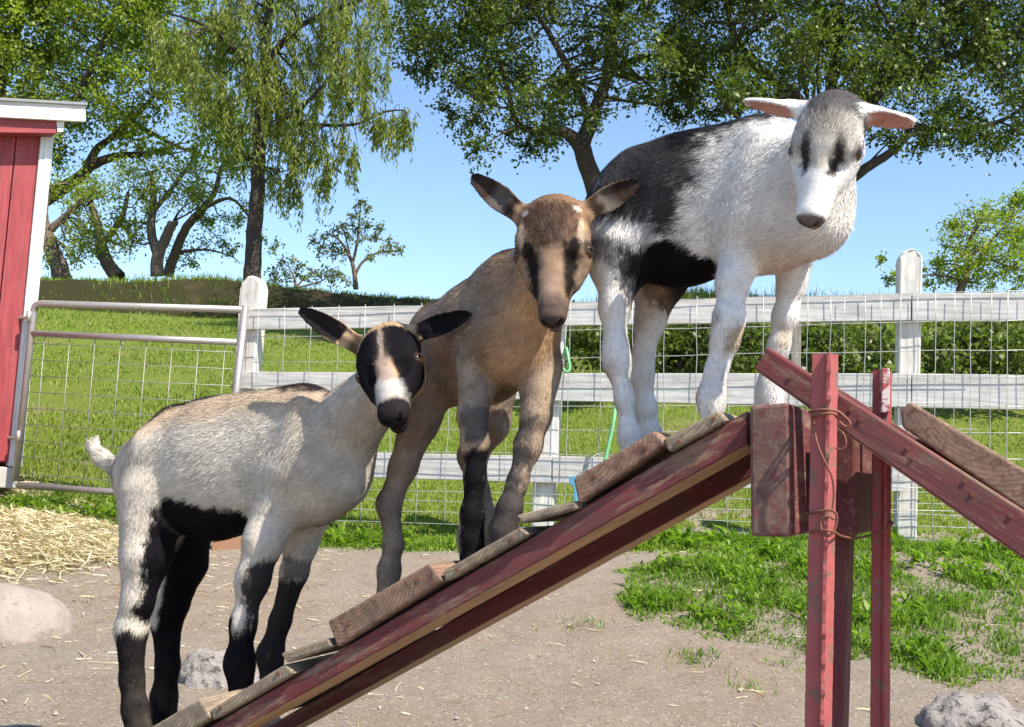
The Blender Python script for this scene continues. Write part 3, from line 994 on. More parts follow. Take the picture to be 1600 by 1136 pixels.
    def bounds(s, p, m):
        if p['t'] == 'rc':
            r = max(p['ra'], p['rb'])
            lo, hi = np.minimum(p['a'], p['b']) - r - m, np.maximum(p['a'], p['b']) + r + m
        elif p['t'] == 'el':
            lo, hi = p['c'] - p['r'].max() - m, p['c'] + p['r'].max() + m
        else:
            t = p['o'] + p['e'] * p['L']
            lo, hi = np.minimum(p['o'], t) - p['hw'] * 1.5 - m, np.maximum(p['o'], t) + p['hw'] * 1.5 + m
        return lo, hi
    def build_mesh(s):
        h = s.VOX
        bb = [s.bounds(p, .012) for p in s.prims]
        lo = np.min([b[0] for b in bb], 0); hi = np.max([b[1] for b in bb], 0)
        N = np.ceil((hi - lo) / h).astype(int) + 1
        G = np.full(N, .08, np.float32)
        ax = [lo[i] + h * np.arange(N[i]) for i in range(3)]
        for p in s.prims:
            a, b = s.bounds(p, max(.012, p['k'] * 1.3))
            i0 = np.maximum(((a - lo) / h).astype(int), 0); i1 = np.minimum(np.ceil((b - lo) / h).astype(int) + 1, N)
            sl = tuple(slice(i0[i], i1[i]) for i in range(3))
            xx = np.stack(np.meshgrid(*[ax[i][sl[i]] for i in range(3)], indexing='ij'), -1)
            d = s.sdf(p, xx.reshape(-1, 3)).reshape(xx.shape[:3])
            g = G[sl]
            k = p['k']
            hh = np.clip(k - np.abs(d - g), 0, None) / k
            G[sl] = np.minimum(d, g) - hh * hh * k * .25
        for c, r_, k in s.cut:
            i0 = np.maximum(((c - r_ * 3 - lo) / h).astype(int), 0); i1 = np.minimum(((c + r_ * 3 - lo) / h).astype(int) + 1, N)
            sl = tuple(slice(i0[i], i1[i]) for i in range(3))
            xx = np.stack(np.meshgrid(*[ax[i][sl[i]] for i in range(3)], indexing='ij'), -1)
            d = np.sqrt(((xx - c) ** 2).sum(-1)) - r_
            g = G[sl]
            hh = np.clip(k - np.abs(-d - g), 0, None) / k
            G[sl] = np.maximum(g, -d) + hh * hh * k * .25
        # surface nets
        sg = G < 0
        c8 = sum(sg[i:N[0] - 1 + i, j:N[1] - 1 + j, k:N[2] - 1 + k].astype(np.int8) for i in (0, 1) for j in (0, 1) for k in (0, 1))
        act = (c8 > 0) & (c8 < 8)
        ids = np.full(act.shape, -1, np.int64)
        I = np.argwhere(act)
        ids[act] = np.arange(len(I))
        acc = np.zeros((len(I), 3)); cnt = np.zeros(len(I))
        cor = [(i, j, k) for i in (0, 1) for j in (0, 1) for k in (0, 1)]
        val = {c: G[I[:, 0] + c[0], I[:, 1] + c[1], I[:, 2] + c[2]] for c in cor}
        for c in cor:
            for axn in range(3):
                if c[axn] == 0:
                    e = list(c); e[axn] = 1; e = tuple(e)
                    f0_, f1_ = val[c], val[e]
                    m = (f0_ < 0) != (f1_ < 0)
                    t = np.where(m, f0_ / np.where(np.abs(f0_ - f1_) < 1e-12, 1, f0_ - f1_), 0)
                    pt = np.tile(np.array(c, float), (len(I), 1)); pt[:, axn] += t
                    acc[m] += pt[m]; cnt[m] += 1
        V = lo + (I + acc / cnt[:, None]) * h
        F = []
        for axn in range(3):
            o1, o2 = [(1, 2), (2, 0), (0, 1)][axn]
            A = np.argwhere(np.take(sg, range(N[axn] - 1), axn) != np.take(sg, range(1, N[axn]), axn))
            A = A[(A[:, o1] > 0) & (A[:, o2] > 0) & (A[:, o1] < N[o1] - 1) & (A[:, o2] < N[o2] - 1)]
            inside = sg[tuple(A.T)]
            def cell(d1, d2):
                B = A.copy(); B[:, o1] -= d1; B[:, o2] -= d2
                return ids[tuple(B.T)]
            q = np.stack([cell(1, 1), cell(0, 1), cell(0, 0), cell(1, 0)], 1)
            q[~inside] = q[~inside][:, ::-1]
            F.append(q)
        F = np.concatenate(F)
        F = F[(F >= 0).all(1)]
        # light smoothing
        for it in range(2):
            sm = np.zeros_like(V); n = np.zeros(len(V))
            for a, b in ((0, 1), (1, 2), (2, 3), (3, 0)):
                np.add.at(sm, F[:, a], V[F[:, b]]); np.add.at(sm, F[:, b], V[F[:, a]])
                np.add.at(n, F[:, a], 1); np.add.at(n, F[:, b], 1)
            V = V * .5 + sm / np.maximum(n, 1)[:, None] * .5
        fn = np.cross(V[F[:, 2]] - V[F[:, 0]], V[F[:, 3]] - V[F[:, 1]])
        nv = np.zeros_like(V)
        for a in range(4):
            np.add.at(nv, F[:, a], fn)
        nv /= np.maximum(np.linalg.norm(nv, axis=1), 1e-12)[:, None]
        s.V, s.F, s.N = V, F, nv
        # per-vertex blends of the limb each point belongs to
        groups = sorted({p['g'] for p in s.prims})
        gw = {g: np.zeros(len(V)) for g in groups}
        fl = np.zeros(len(V)); fd = np.zeros_like(V); tot = np.zeros(len(V))
        for p in s.prims:
            a, b = s.bounds(p, .05)
            m = ((V > a) & (V < b)).all(1)
            wgt = np.zeros(len(V))
            wgt[m] = np.exp(-np.clip(s.sdf(p, V[m]), -.004, 1) / .007)
            gw[p['g']] += wgt
            fl += wgt * p['fl']
            dd = p['d'] / max(np.linalg.norm(p['d']), 1e-9)
            fd += wgt[:, None] * dd; tot += wgt
        tot = np.maximum(tot, 1e-9)
        s.gw = {g: w_ / tot for g, w_ in gw.items()}
        s.fl = fl / tot
        s.fd = fd / tot[:, None]
    # ---- coat
    def mask_poly(s, poly, v, groups, soft=.008, amp=.008, freq=45, vr=None, hf=.006):
        X = s.V
        q = np.array([RAMP.uz(RAMP.pt(x, y, v)) for x, y in poly])
        O = A3(RAMP.o)
        U = np.stack([(X - O) @ A3(RAMP.r), X[:, 2]], 1)
        sd = poly_sd(U, q) + vnoise(X, freq, 3) * amp + vnoise(X, freq * 3.3, 5) * amp * .6 + vnoise(X, 420, 6) * hf
        m = sstep(soft, -soft, sd)
        gwt = np.zeros(len(X))
        for g in groups: gwt += s.gw.get(g, 0)
        m = m * sstep(.25, .65, gwt)
        if vr:
            vv = (X - O) @ A3(RAMP.h)
            m = m * sstep(vr[0] - .01, vr[0] + .01, vv) * sstep(vr[1] + .01, vr[1] - .01, vv)
        return m
    def head_xyz(s, X=None):
        O, ex, ey, ez, L = s.H
        q = ((s.V if X is None else X) - O) / L
        return q @ ex / s.wid, q @ ey, q @ ez
    def mask_head(s, c, r, soft=.35, groups=('head',), amp=.12, front=True):
        x, y, z = s.head_xyz()
        d = np.sqrt(((x - c[0]) / r[0]) ** 2 + ((y - c[1]) / r[1]) ** 2 + ((z - c[2]) / r[2]) ** 2)
        d = d + vnoise(s.V, 110, 9) * amp + vnoise(s.V, 300, 10) * amp * .7
        m = sstep(1 + soft * .5, 1 - soft * .5, d)
        gwt = np.zeros(len(s.V))
        for g in groups: gwt += s.gw.get(g, 0)
        return m * sstep(.2, .6, gwt)
    def mask_hpoly(s, poly, soft=.03, amp=.02, zmin=-.3, groups=('head',)):
        x, y, z = s.head_xyz()
        sd = poly_sd(np.stack([x, y], 1), poly) + vnoise(s.V, 120, 12) * amp + vnoise(s.V, 330, 13) * amp * .7
        m = sstep(soft, -soft, sd) * sstep(zmin - .04, zmin + .04, z)
        gwt = np.zeros(len(s.V))
        for g in groups: gwt += s.gw.get(g, 0)
        return m * sstep(.2, .6, gwt)
    def mask_ear(s, which, u0, u1, inner=None):
        m = np.zeros(len(s.V))
        for i, e in enumerate(s.ears):
            if which is not None and i != which: continue
            q = s.V - e['o']
            u = q @ e['e'] / e['L']; t = np.abs(q @ e['w'])
            near = np.sqrt(np.maximum((q ** 2).sum(1) - (u * e['L']) ** 2, 0)) < e['hw'] * 1.7
            k = sstep(u0 - .07, u0 + .07, u + vnoise(s.V, 90, 15) * .06) * sstep(u1 + .07, u1 - .07, u) * near
            if inner is True: k = k * sstep(0.0, .4, s.N @ e['n']) * sstep(e['hw'] * .95, e['hw'] * .7, t)
            if inner is False: k = k * sstep(.1, -.3, s.N @ e['n'])
            m = np.maximum(m, k * sstep(.3, .7, s.gw['ear']))
        return m
    def paint(s, m, col, f=1.0):
        m = (np.clip(m, 0, 1) * f)[:, None]
        s.C = s.C * (1 - m) + np.array(col) * m
    # ---- objects
    def muddy(s, z0, z1, col, f):
        m = sstep(z1, z0, s.V[:, 2] + .03 * vnoise(s.V, 30, 51)) * np.clip(.5 + .8 * vnoise(s.V, 55, 52), 0, 1)
        s.paint(m * (1 - s.gw['head'] - s.gw['ear']), col, f)
    def finish(s, label, base_v, n_fur=150000, fur_scale=1.0, mott=.10, streak=.14):
        V, F = s.V, s.F
        st = V @ np.stack([A3(RAMP.r) * .35, A3(RAMP.h), np.array([0, 0, 1.0])], 1)
        s.C = s.C * (1 + mott * (vnoise(V, 16, 41) + .7 * vnoise(V, 38, 42)) + mott * .8 * vnoise(st, 130, 43))[:, None]
        gr = (mott * 1.4 * np.clip(vnoise(V, 11, 44) + .4 * vnoise(V, 40, 45), 0, 1))[:, None]
        s.C = s.C * (1 - gr) + s.C.mean(1)[:, None] * gr
        s.C = np.clip(s.C * (1 + .06 * vnoise(V, 60, 21) + .05 * vnoise(V, 200, 22))[:, None], .004, .9)
        root = thing('goat', (float(V[:, 0].mean()), float(V[:, 1].mean()), float(V[:, 2].min())), label, 'goat', 'goat kids standing on the ramp')
        rgba = np.concatenate([s.C, np.ones((len(V), 1))], 1)
        mesh_obj('body', V, F, M['skin'], root, smooth=True, attrs={'coat': ('FLOAT_COLOR', rgba)})
        for c, d in s.eyes:
            d = d / np.linalg.norm(d)
            o = eye_ball(c + d * s.eye_r * .06, d, s.eye_r, root)
        # fur
        a, b, c_, d_ = (V[F[:, i]] for i in range(4))
        area = np.linalg.norm(np.cross(c_ - a, d_ - b), axis=1)
        pr = area / area.sum()
        fi = RNG.choice(len(F), n_fur, p=pr)
        uu, vv = RNG.random(n_fur)[:, None], RNG.random(n_fur)[:, None]
        def lerp(A):
            q = [A[F[fi, i]] if A.ndim > 1 else A[F[fi, i]][:, None] for i in range(4)]
            return q[0] * (1 - uu) * (1 - vv) + q[1] * uu * (1 - vv) + q[2] * uu * vv + q[3] * (1 - uu) * vv
        Pp, Nn, Dd, Ll, Cc = lerp(V), lerp(s.N), lerp(s.fd), lerp(s.fl)[:, 0], lerp(s.C)
        Nn /= np.linalg.norm(Nn, axis=1)[:, None]
        x, y, z = s.head_xyz(Pp)
        keep = np.ones(n_fur, bool)
        for e, d in s.eyes:
            keep &= np.linalg.norm(Pp - e, axis=1) > s.eye_r * 1.3
        Pp, Nn, Dd, Ll, Cc = Pp[keep], Nn[keep], Dd[keep], Ll[keep] * fur_scale * .66, Cc[keep]
        n = len(Pp)
        low = vnoise(Pp, 26, 31)[:, None]
        Dd = Dd + np.stack([vnoise(Pp, 34, 32), vnoise(Pp, 34, 33), vnoise(Pp, 34, 34)], 1) * .2 + RNG.normal(0, .16, (n, 3)) + np.array([0, 0, -.25])
        Dd = Dd - Nn * (Dd * Nn).sum(1)[:, None]
        Dd /= np.maximum(np.linalg.norm(Dd, axis=1), 1e-6)[:, None]
        Ll = Ll * RNG.uniform(.5, 1.3, n) * np.where(RNG.random(n) < .06, 1.6, 1.0) * (1 + .25 * vnoise(Pp, 20, 35))
        W = np.cross(Nn, Dd) + RNG.normal(0, .12, (n, 3))
        W /= np.linalg.norm(W, axis=1)[:, None]
        hw = (RNG.uniform(.0004, .00066, n) * np.clip(Ll / .009, .45, 1.1))[:, None]
        lift = (RNG.uniform(.05, .22, n) * np.clip(Ll / .009, .62, 1.1))[:, None]
        p0 = Pp - Nn * .001
        p1 = Pp + (Dd * .55 + Nn * lift * .55) * Ll[:, None]
        p2 = Pp + (Dd * 1.0 + Nn * lift * .55) * Ll[:, None]
        VV = np.stack([p0 - W * hw, p0 + W * hw, p1 + W * hw * .8, p1 - W * hw * .8, p2], 1).reshape(-1, 3)
        i5 = (np.arange(n) * 5)[:, None]
        tri = np.concatenate([i5 + np.array([0, 2, 1]), i5 + np.array([0, 3, 2]), i5 + np.array([3, 4, 2])], 0)
        shade = (RNG.uniform(1 - streak, 1 + streak * .8, n))[:, None]
        cc = np.clip(Cc * shade, .003, .9)
        CCc = np.repeat(np.concatenate([cc, np.ones((n, 1))], 1), 5, 0)
        fo = mesh_obj('fur', VV, tri, M['fur'], root, smooth=True, attrs={'coat': ('FLOAT_COLOR', CCc)})
        nn = Nn + Dd * .12 + RNG.normal(0, .14, (n, 3))
        nn /= np.linalg.norm(nn, axis=1)[:, None]
        fo.data.normals_split_custom_set_from_vertices(np.repeat(nn, 5, 0).astype(np.float32))
        tag(fo, kind='stuff')
        return root

def eye_ball(c, d, r, parent):
    V, F, CC = [], [], []
    q = Vector(d).to_track_quat('Z', 'Y')
    nl, ns = 18, 26
    for i in range(nl + 1):
        th = math.pi * i / nl
        for k in range(ns):
            ph = 2 * math.pi * k / ns
            x, y, z = math.sin(th) * math.cos(ph), math.sin(th) * math.sin(ph), math.cos(th)
            V.append(Vector(c) + q @ (Vector((x, y, z * .92)) * r))
            wp_ = q @ Vector((x, y, 0))
            pup = (wp_.z / .26) ** 2 + ((x * x + y * y - wp_.z ** 2) / .40) < 1
            CC.append((.004, .003, .003, 1) if (z > 0 and pup) else ((.045, .022, .009, 1) if z > .62 else (.012, .008, .006, 1)))
    for i in range(nl):
        for k in range(ns):
            F.append((i * ns + k, (i + 1) * ns + k, (i + 1) * ns + (k + 1) % ns, i * ns + (k + 1) % ns))
    return mesh_obj('eye', V, F, M['eye'], parent, smooth=True, attrs={'coat': ('FLOAT_COLOR', np.array(CC))})

BLK = (.009, .008, .010)
def mouth(g, nw):
    x, y, z = g.head_xyz()
    hd = sstep(.3, .6, g.gw['head'])
    m = sstep(.017, .008, np.abs(z + .112 + (.95 - y) * .05)) * sstep(.62, .72, y)
    g.paint(m * hd, (.014, .010, .010), .92)
    m = sstep(.010, .004, np.abs(x)) * sstep(.93, .96, y) * sstep(-.12, -.10, z) * sstep(.0, -.02, z)
    g.paint(m * hd, (.014, .010, .010), .8)
    for sx in (-1, 1):
        d = np.sqrt(((sx * x / g.nw - .048 - (z + .006) * .8) / .016) ** 2 + ((z + .006) / .030) ** 2 + ((y - .985) / .05) ** 2)
        g.paint(sstep(1.25, .8, d) * hd, (.006, .005, .005), .97)
# ---------------- lowest goat: pale grey, black belly and stockings
g = Goat('low')
g.rc('torso', (488, 712, .19), (335, 738, .19), 93, 98, k=.04, squash=.74, fl=.019)
g.rc('torso', (335, 736, .19), (238, 742, .19), 98, 68, k=.04, squash=.74, fl=.019)
g.rc('torso', (470, 655, .19), (300, 690, .19), 52, 55, k=.05, squash=.8, fl=.017)
g.rc('torso', (518, 728, .17), (470, 745, .19), 62, 72, k=.04, squash=.8, fl=.022)
g.rc('torso', (498, 775, .18), (530, 752, .165), 37, 38, k=.035, squash=.9, fl=.022)
g.rc('neck', (600, 602, .125), (518, 690, .18), 43, 68, k=.03, squash=.82, fl=.015)
g.rc('torso', (236, 690, .135), (262, 660, .15), 20, 16, k=.04)
g.rc('torso', (478, 640, .135), (452, 735, .125), 20, 24, k=.035)
g.rc('torso', (245, 735, .15), (235, 790, .135), 58, 52, k=.035, squash=.7, fl=.016)
g.rc('torso', (275, 745, .23), (285, 800, .25), 58, 48, k=.035, squash=.7, fl=.016)
g.chain('RN', [(240, 775, .145, 54), (228, 868, .125, 38), (215, 940, .115, 24), (205, 983, .115, 24), (206, 1060, .115, 17), (211, 1108, .115, 20)], k=.016, fl=.013)
g.chain('RN', [(211, 1108, .115, 19), (219, 1150, .115, 22)], fl=.008)
g.chain('RF', [(290, 790, .24, 48), (289, 880, .26, 33), (270, 945, .265, 23), (260, 968, .265, 23), (262, 1040, .265, 17), (256, 1090, .265, 19), (257, 1150, .265, 21)], k=.016, fl=.013)
g.chain('FN', [(452, 745, .165, 50), (412, 845, .13, 27.5), (395, 905, .12, 22), (380, 975, .12, 16), (374, 1035, .12, 19), (378, 1092, .12, 20)], k=.03, fl=.012)
g.chain('FF', [(492, 765, .235, 46), (470, 850, .26, 24.5), (460, 893, .265, 20), (438, 970, .265, 15), (422, 1022, .265, 19), (426, 1080, .265, 18)], k=.018, fl=.012)
g.chain('tail', [(208, 738, .19, 17), (182, 730, .19, 13), (160, 716, .19, 12), (146, 700, .19, 8), (150, 690, .19, 5)], fl=.024)
g.head((609, 547, .085), (613, 652, .085), .212, ((556, 545), (660, 545)), [((471, 484, .10), .0245, (.8, .5, 0, .25)), ((740, 490, .10), .022, (.8, .5, 0, .25))], .085, noseW=1.10, wid=1.0)
g.build_mesh()
g.C = np.tile(np.array((.58, .52, .44)), (len(g.V), 1))
T = ('torso', 'neck', 'tail')
g.paint(g.mask_poly([(200, 640), (300, 600), (500, 560), (580, 600), (540, 640), (440, 648), (300, 668), (220, 700)], .19, T, .022, .014), (.50, .35, .22), .75)
g.paint(g.mask_poly([(255, 660), (310, 590), (420, 560), (540, 560), (535, 612), (480, 603), (400, 606), (330, 624), (270, 650)], .19, T, .006, .006), BLK, .5)
g.paint(g.mask_poly([(250, 668), (300, 631), (340, 618), (400, 611), (480, 610), (530, 616), (560, 560), (400, 560), (290, 590), (240, 650)], .165, T, .005, .005, hf=.003), BLK, .95)
g.paint(g.mask_poly([(420, 690), (480, 640), (600, 610), (610, 700), (560, 740), (470, 770)], .13, T, .03, .01), (.36, .31, .26), .45)  # shadow of the head on neck and shoulder, painted into the coat
g.paint(g.mask_poly([(250, 806), (272, 776), (330, 790), (372, 798), (378, 850), (340, 885), (250, 870)], .12, ('torso', 'RF', 'FN'), .005, .007), BLK)
g.paint(g.mask_poly([(250, 795), (285, 785), (270, 870), (250, 930), (232, 985), (222, 970), (238, 890)], .115, ('RN',), .005, .005), BLK)
g.paint(g.mask_poly([(150, 985), (195, 1000), (205, 985), (240, 985), (300, 1180), (150, 1180)], .115, ('RN',), .008, .010), (.018, .016, .016))
g.paint(g.mask_poly([(290, 780), (350, 840), (330, 900), (300, 985), (300, 1180), (220, 1180), (235, 985), (262, 975), (282, 900)], .265, ('RF', 'torso'), .006, .006, vr=(.2, .5)), BLK)
g.paint(g.mask_poly([(400, 880), (440, 870), (430, 930), (412, 990), (398, 1010), (392, 950)], .12, ('FN',), .006, .007), BLK, .95)
g.paint(g.mask_poly([(330, 930), (366, 940), (382, 990), (412, 965), (430, 1130), (320, 1130)], .12, ('FN',), .007, .009), BLK)
g.paint(g.mask_poly([(430, 905), (500, 895), (480, 960), (480, 1120), (390, 1120), (400, 960)], .265, ('FF',), .008, .009), (.020, .017, .016), .96)
g.paint(g.mask_poly([(460, 870), (500, 880), (480, 910), (455, 905)], .265, ('FF',), .006, .008), BLK, .6)
g.paint(g.mask_poly([(185, 718), (215, 715), (200, 790), (178, 770)], .19, ('torso', 'tail'), .01, .006), (.08, .075, .08), .7)
g.paint(g.gw['head'] + g.gw['ear'], (.44, .285, .155), .95)
g.paint(g.mask_head((0, .0, -.22), (.5, .5, .2)), (.45, .32, .19), .8)
for sx in (-1, 1):
    g.paint(g.mask_hpoly([(sx * .01, .13), (sx * .10, .09), (sx * .20, .10), (sx * .36, .22), (sx * .36, .50), (sx * .26, .58), (sx * .20, .70), (sx * .17, .94), (sx * .105, .90), (sx * .080, .56), (sx * .042, .42), (sx * .028, .2)], .018, .010, -.16), (.007, .006, .008))
g.paint(g.mask_hpoly([(-.025, .16), (.025, .16), (.03, .30), (.028, .42), (.06, .58), (.10, .84), (-.10, .84), (-.06, .58), (-.028, .42), (-.03, .30)], .025, .018, -.1), (.20, .18, .18), .75)
g.paint(g.mask_hpoly([(-.10, .10), (.10, .10), (.08, .30), (.06, .46), (-.06, .46), (-.08, .30)], .025, .02, -.1) * (1 - sstep(.034, .012, np.abs(g.head_xyz()[0] + .012 * vnoise(g.V, 90, 61)))), (.016, .014, .016), .9)
g.paint(g.mask_hpoly([(-.06, .46), (.06, .46), (.095, .66), (-.095, .66)], .03, .02, -.1), (.36, .25, .19), .7)
g.paint(g.mask_hpoly([(-.11, .66), (.11, .66), (.14, .90), (-.14, .90)], .03, .02, -.1), (.42, .40, .385), .65)
g.paint(g.mask_head((0, 1.0, -.08), (.26, .21, .24), .2, amp=.05), (.018, .014, .016))
g.paint(g.mask_head((0, .5, -.32), (.3, .5, .12)), (.58, .47, .27), .8)
g.paint(g.mask_ear(0, .55, 1.2), BLK)
g.paint(g.mask_ear(0, .34, 1.2, inner=True), (.02, .015, .015))
g.paint(g.mask_ear(0, -.3, .18, inner=True), BLK, .8)
g.paint(g.mask_ear(1, .12, 1.2), BLK)
mouth(g, 1)
g.muddy(.05, .34, (.16, .12, .085), .35)
g.finish('pale grey goat kid with black belly and black stockings at the foot of the ramp', .1, mott=.12, streak=.18)

# ---------------- middle goat: brown, turned towards the viewer
g = Goat('mid')
g.rc('torso', (798, 532, .14), (706, 545, .32), 62, 65, k=.04, squash=.95, fl=.017)
g.rc('torso', (748, 510, .22), (700, 525, .31), 56, 54, k=.05, fl=.016)
g.rc('torso', (796, 438, .16), (745, 490, .24), 42, 44, k=.05, fl=.016)
g.rc('torso', (812, 545, .12), (775, 550, .17), 53, 54, k=.04, fl=.018)
g.rc('torso', (762, 585, .20), (715, 588, .30), 47, 46, k=.04, fl=.014)
g.rc('neck', (862, 425, .085), (812, 512, .13), 43, 59, k=.03, fl=.014)
g.rc('neck', (852, 402, .10), (785, 450, .18), 36, 42, k=.03, fl=.014)
g.chain('RN', [(678, 575, .28, 52), (655, 655, .25, 31), (630, 730, .24, 20), (608, 787, .23, 17), (615, 850, .23, 13.5), (608, 890, .23, 15.5), (604, 940, .23, 17)], k=.018, fl=.014)
g.chain('RF', [(765, 600, .37, 45), (762, 660, .37, 33), (738, 712, .38, 21), (748, 770, .38, 15), (764, 815, .38, 16), (768, 870, .38, 17)], k=.018, fl=.013)
g.chain('FN', [(750, 575, .13, 38), (738, 650, .10, 21), (742, 692, .09, 20), (742, 745, .085, 15), (738, 805, .08, 16.5), (735, 840, .08, 18), (739, 878, .08, 21)], k=.018, fl=.009)
g.chain('FF', [(842, 575, .135, 38), (838, 650, .11, 21.5), (825, 697, .10, 19.5), (808, 755, .09, 14), (796, 795, .08, 17.5), (787, 828, .075, 18.5), (789, 842, .075, 19)], k=.018, fl=.009)
g.head((866, 353, .03), (863, 501, .03), .206, ((812, 350), (925, 345), .03), [((740, 277, .05), .0245, (.75, .3, 0, .1)), ((996, 283, .09), .0235, (.7, .3, 0, .35))], .03, noseW=.84, wid=1.10)
g.build_mesh()
g.C = np.tile(np.array((.33, .225, .15)), (len(g.V), 1))
T = ('torso', 'neck')
g.paint(g.mask_poly([(640, 500), (700, 430), (760, 400), (760, 620), (640, 640)], .25, T, .03, .02), (.29, .225, .175), .7)
g.paint(g.mask_poly([(830, 420), (920, 460), (900, 600), (850, 620), (770, 590), (800, 480)], .1, T, .03, .016), (.47, .28, .145), .8)
g.paint(g.mask_poly([(750, 580), (880, 560), (870, 620), (800, 660), (740, 640)], .14, T, .02, .012), (.44, .29, .165), .7)
g.paint(g.mask_poly([(630, 530), (700, 520), (720, 580), (640, 610)], .3, T, .02, .02), (.22, .19, .18), .5)
g.paint(g.mask_poly([(650, 470), (720, 405), (790, 360), (815, 368), (770, 396), (720, 432), (668, 490)], .2, T, .004, .004, vr=(.12, .34)), BLK, .0)
g.paint(sstep(.55, .85, g.N[:, 2] + .1 * vnoise(g.V, 60, 8)) * (g.gw['torso'] + g.gw['neck']), BLK, .85)
O_ = A3(RAMP.o)
g.paint(g.gw['RN'] + g.gw['RF'], (.28, .215, .165), .8)
g.paint(g.mask_poly([(560, 860), (640, 850), (640, 970), (560, 970)], .23, ('RN',), .02, .02), (.33, .26, .2), .6)
g.paint(g.gw['FN'] + g.gw['FF'], (.34, .255, .18), .8)
g.paint(g.mask_poly([(730, 712), (770, 690), (775, 760), (765, 840), (770, 900), (710, 900), (712, 780), (728, 750)], .085, ('FN',), .006, .006), BLK)
g.paint(g.mask_poly([(735, 640), (760, 640), (768, 700), (740, 690), (730, 660)], .09, ('FN',), .008, .012), (.06, .05, .05), .8)
g.paint(g.mask_poly([(756, 740), (764, 740), (764, 860), (758, 860)], .07, ('FN',), .004, .003), (.42, .36, .3), .8)
g.paint(g.mask_poly([(700, 800), (722, 790), (724, 860), (712, 868)], .07, ('FN',), .006, .004), (.40, .35, .3), .7)
g.paint(g.mask_poly([(800, 660), (838, 650), (834, 690), (806, 694)], .09, ('FF',), .008, .012), (.06, .055, .06), .8)
g.paint(g.mask_poly([(800, 690), (834, 700), (822, 728), (800, 725)], .09, ('FF',), .008, .012), (.07, .06, .065), .8)
g.paint(g.mask_poly([(790, 735), (812, 735), (835, 790), (835, 880), (750, 880), (765, 790)], .08, ('FF',), .010, .014), (.045, .04, .042), .92)
g.paint(g.mask_poly([(740, 600), (764, 590), (764, 660), (742, 670)], .1, ('FN', 'torso'), .015, .02), (.12, .10, .09), .5)
g.paint(g.gw['head'] + g.gw['ear'], (.29, .18, .10), .95)
g.paint(g.mask_head((0, .05, .05), (.26, .34, .4)), (.16, .09, .055), .8)
g.paint(g.mask_hpoly([(-.18, .05), (.18, .05), (.20, .25), (.12, .47), (-.12, .47), (-.20, .25)], .03, .03, -.05) * (.82 + .40 * vnoise(g.V, 130, 40)), (.055, .030, .019), 1.0)
for sx in (-1, 1):
    g.paint(g.mask_hpoly([(sx * .17, .34), (sx * .22, .36), (sx * .20, .46), (sx * .16, .60), (sx * .13, .82), (sx * .085, .80), (sx * .075, .58), (sx * .08, .47), (sx * .10, .40)], .02, .02, -.12), (.010, .008, .008), .97)
    g.paint(g.mask_head((sx * .205, .29, .09), (.03, .12, .10), amp=.05), (.46, .35, .24), .8)
    g.paint(g.mask_head((sx * .27, .22, .02), (.06, .14, .10), amp=.05), (.06, .045, .04), .7)
    g.paint(g.mask_head((sx * .245, .405, .05), (.05, .075, .075), .3, amp=.05), (.03, .02, .018), .85)
    g.paint(g.mask_head((sx * .18, .10, .14), (.03, .03, .08), .3, amp=.08), (.55, .50, .47), .6)
g.paint(g.mask_hpoly([(-.075, .46), (.075, .46), (.07, .78), (-.07, .78)], .03, .015, -.05), (.37, .23, .145), .9)
g.paint(g.mask_head((0, .96, -.02), (.16, .17, .15), .6, amp=.1), (.085, .052, .045), .88)
g.paint(g.mask_head((0, 1.0, -.03), (.10, .06, .10), .25, amp=.04), (.045, .03, .03), .8)
g.paint(g.mask_head((0, .93, -.15), (.10, .1, .05), .25, amp=.04), (.16, .13, .12), .8)
g.paint(g.mask_hpoly([(-.12, .95), (.12, .95), (.12, 1.05), (-.12, 1.05)], .01, .0, -.5) * sstep(-.085, -.10, g.head_xyz()[2]) * sstep(-.125, -.11, g.head_xyz()[2]), (.012, .01, .01), .9)
g.paint(g.mask_head((0, .4, -.30), (.3, .5, .13)), (.46, .31, .16), .8)
g.paint(g.mask_ear(None, .3, 1.2, inner=False), (.10, .065, .05), .7)
g.paint(g.mask_ear(None, .12, 1.2, inner=True), (.025, .016, .014), .95)
g.paint(g.mask_ear(None, .30, .58, inner=True), (.24, .21, .19), .35)
g.paint(g.mask_ear(None, .84, 1.2), (.025, .02, .02), .9)
mouth(g, 1)
g.muddy(.30, .60, (.20, .16, .13), .30)
g.finish('brown goat kid with dark face stripes standing halfway up the ramp facing forward', .1, mott=.24, streak=.24)

# ---------------- highest goat: white with a dark saddle, head hanging
g = Goat('top')
g.rc('torso', (1190, 300, .17), (1060, 332, .18), 105, 105, k=.04, squash=.68, fl=.016)
g.rc('torso', (1060, 334, .18), (990, 345, .19), 108, 82, k=.04, squash=.74, fl=.016)
g.rc('torso', (1185, 250, .17), (1000, 305, .18), 60, 58, k=.05, squash=.8, fl=.016)
g.rc('torso', (1248, 318, .13), (1180, 330, .17), 80, 85, k=.04, squash=.85, fl=.018)
g.rc('torso', (1205, 380, .13), (1160, 370, .17), 44, 50, k=.035, fl=.018)
g.rc('torso', (1270, 350, .11), (1240, 350, .13), 50, 50, k=.035, fl=.018)
g.rc('neck', (1298, 235, .07), (1240, 300, .13), 50, 80, k=.03, squash=.9, fl=.014)
g.rc('torso', (962, 300, .135), (990, 262, .15), 20, 16, k=.04)
g.rc('torso', (1190, 225, .115), (1160, 340, .10), 22, 28, k=.035)
g.rc('torso', (985, 360, .14), (968, 405, .13), 56, 50, k=.035, squash=.72, fl=.015)
g.rc('torso', (1010, 370, .26), (1030, 420, .26), 56, 50, k=.035, squash=.72, fl=.015)
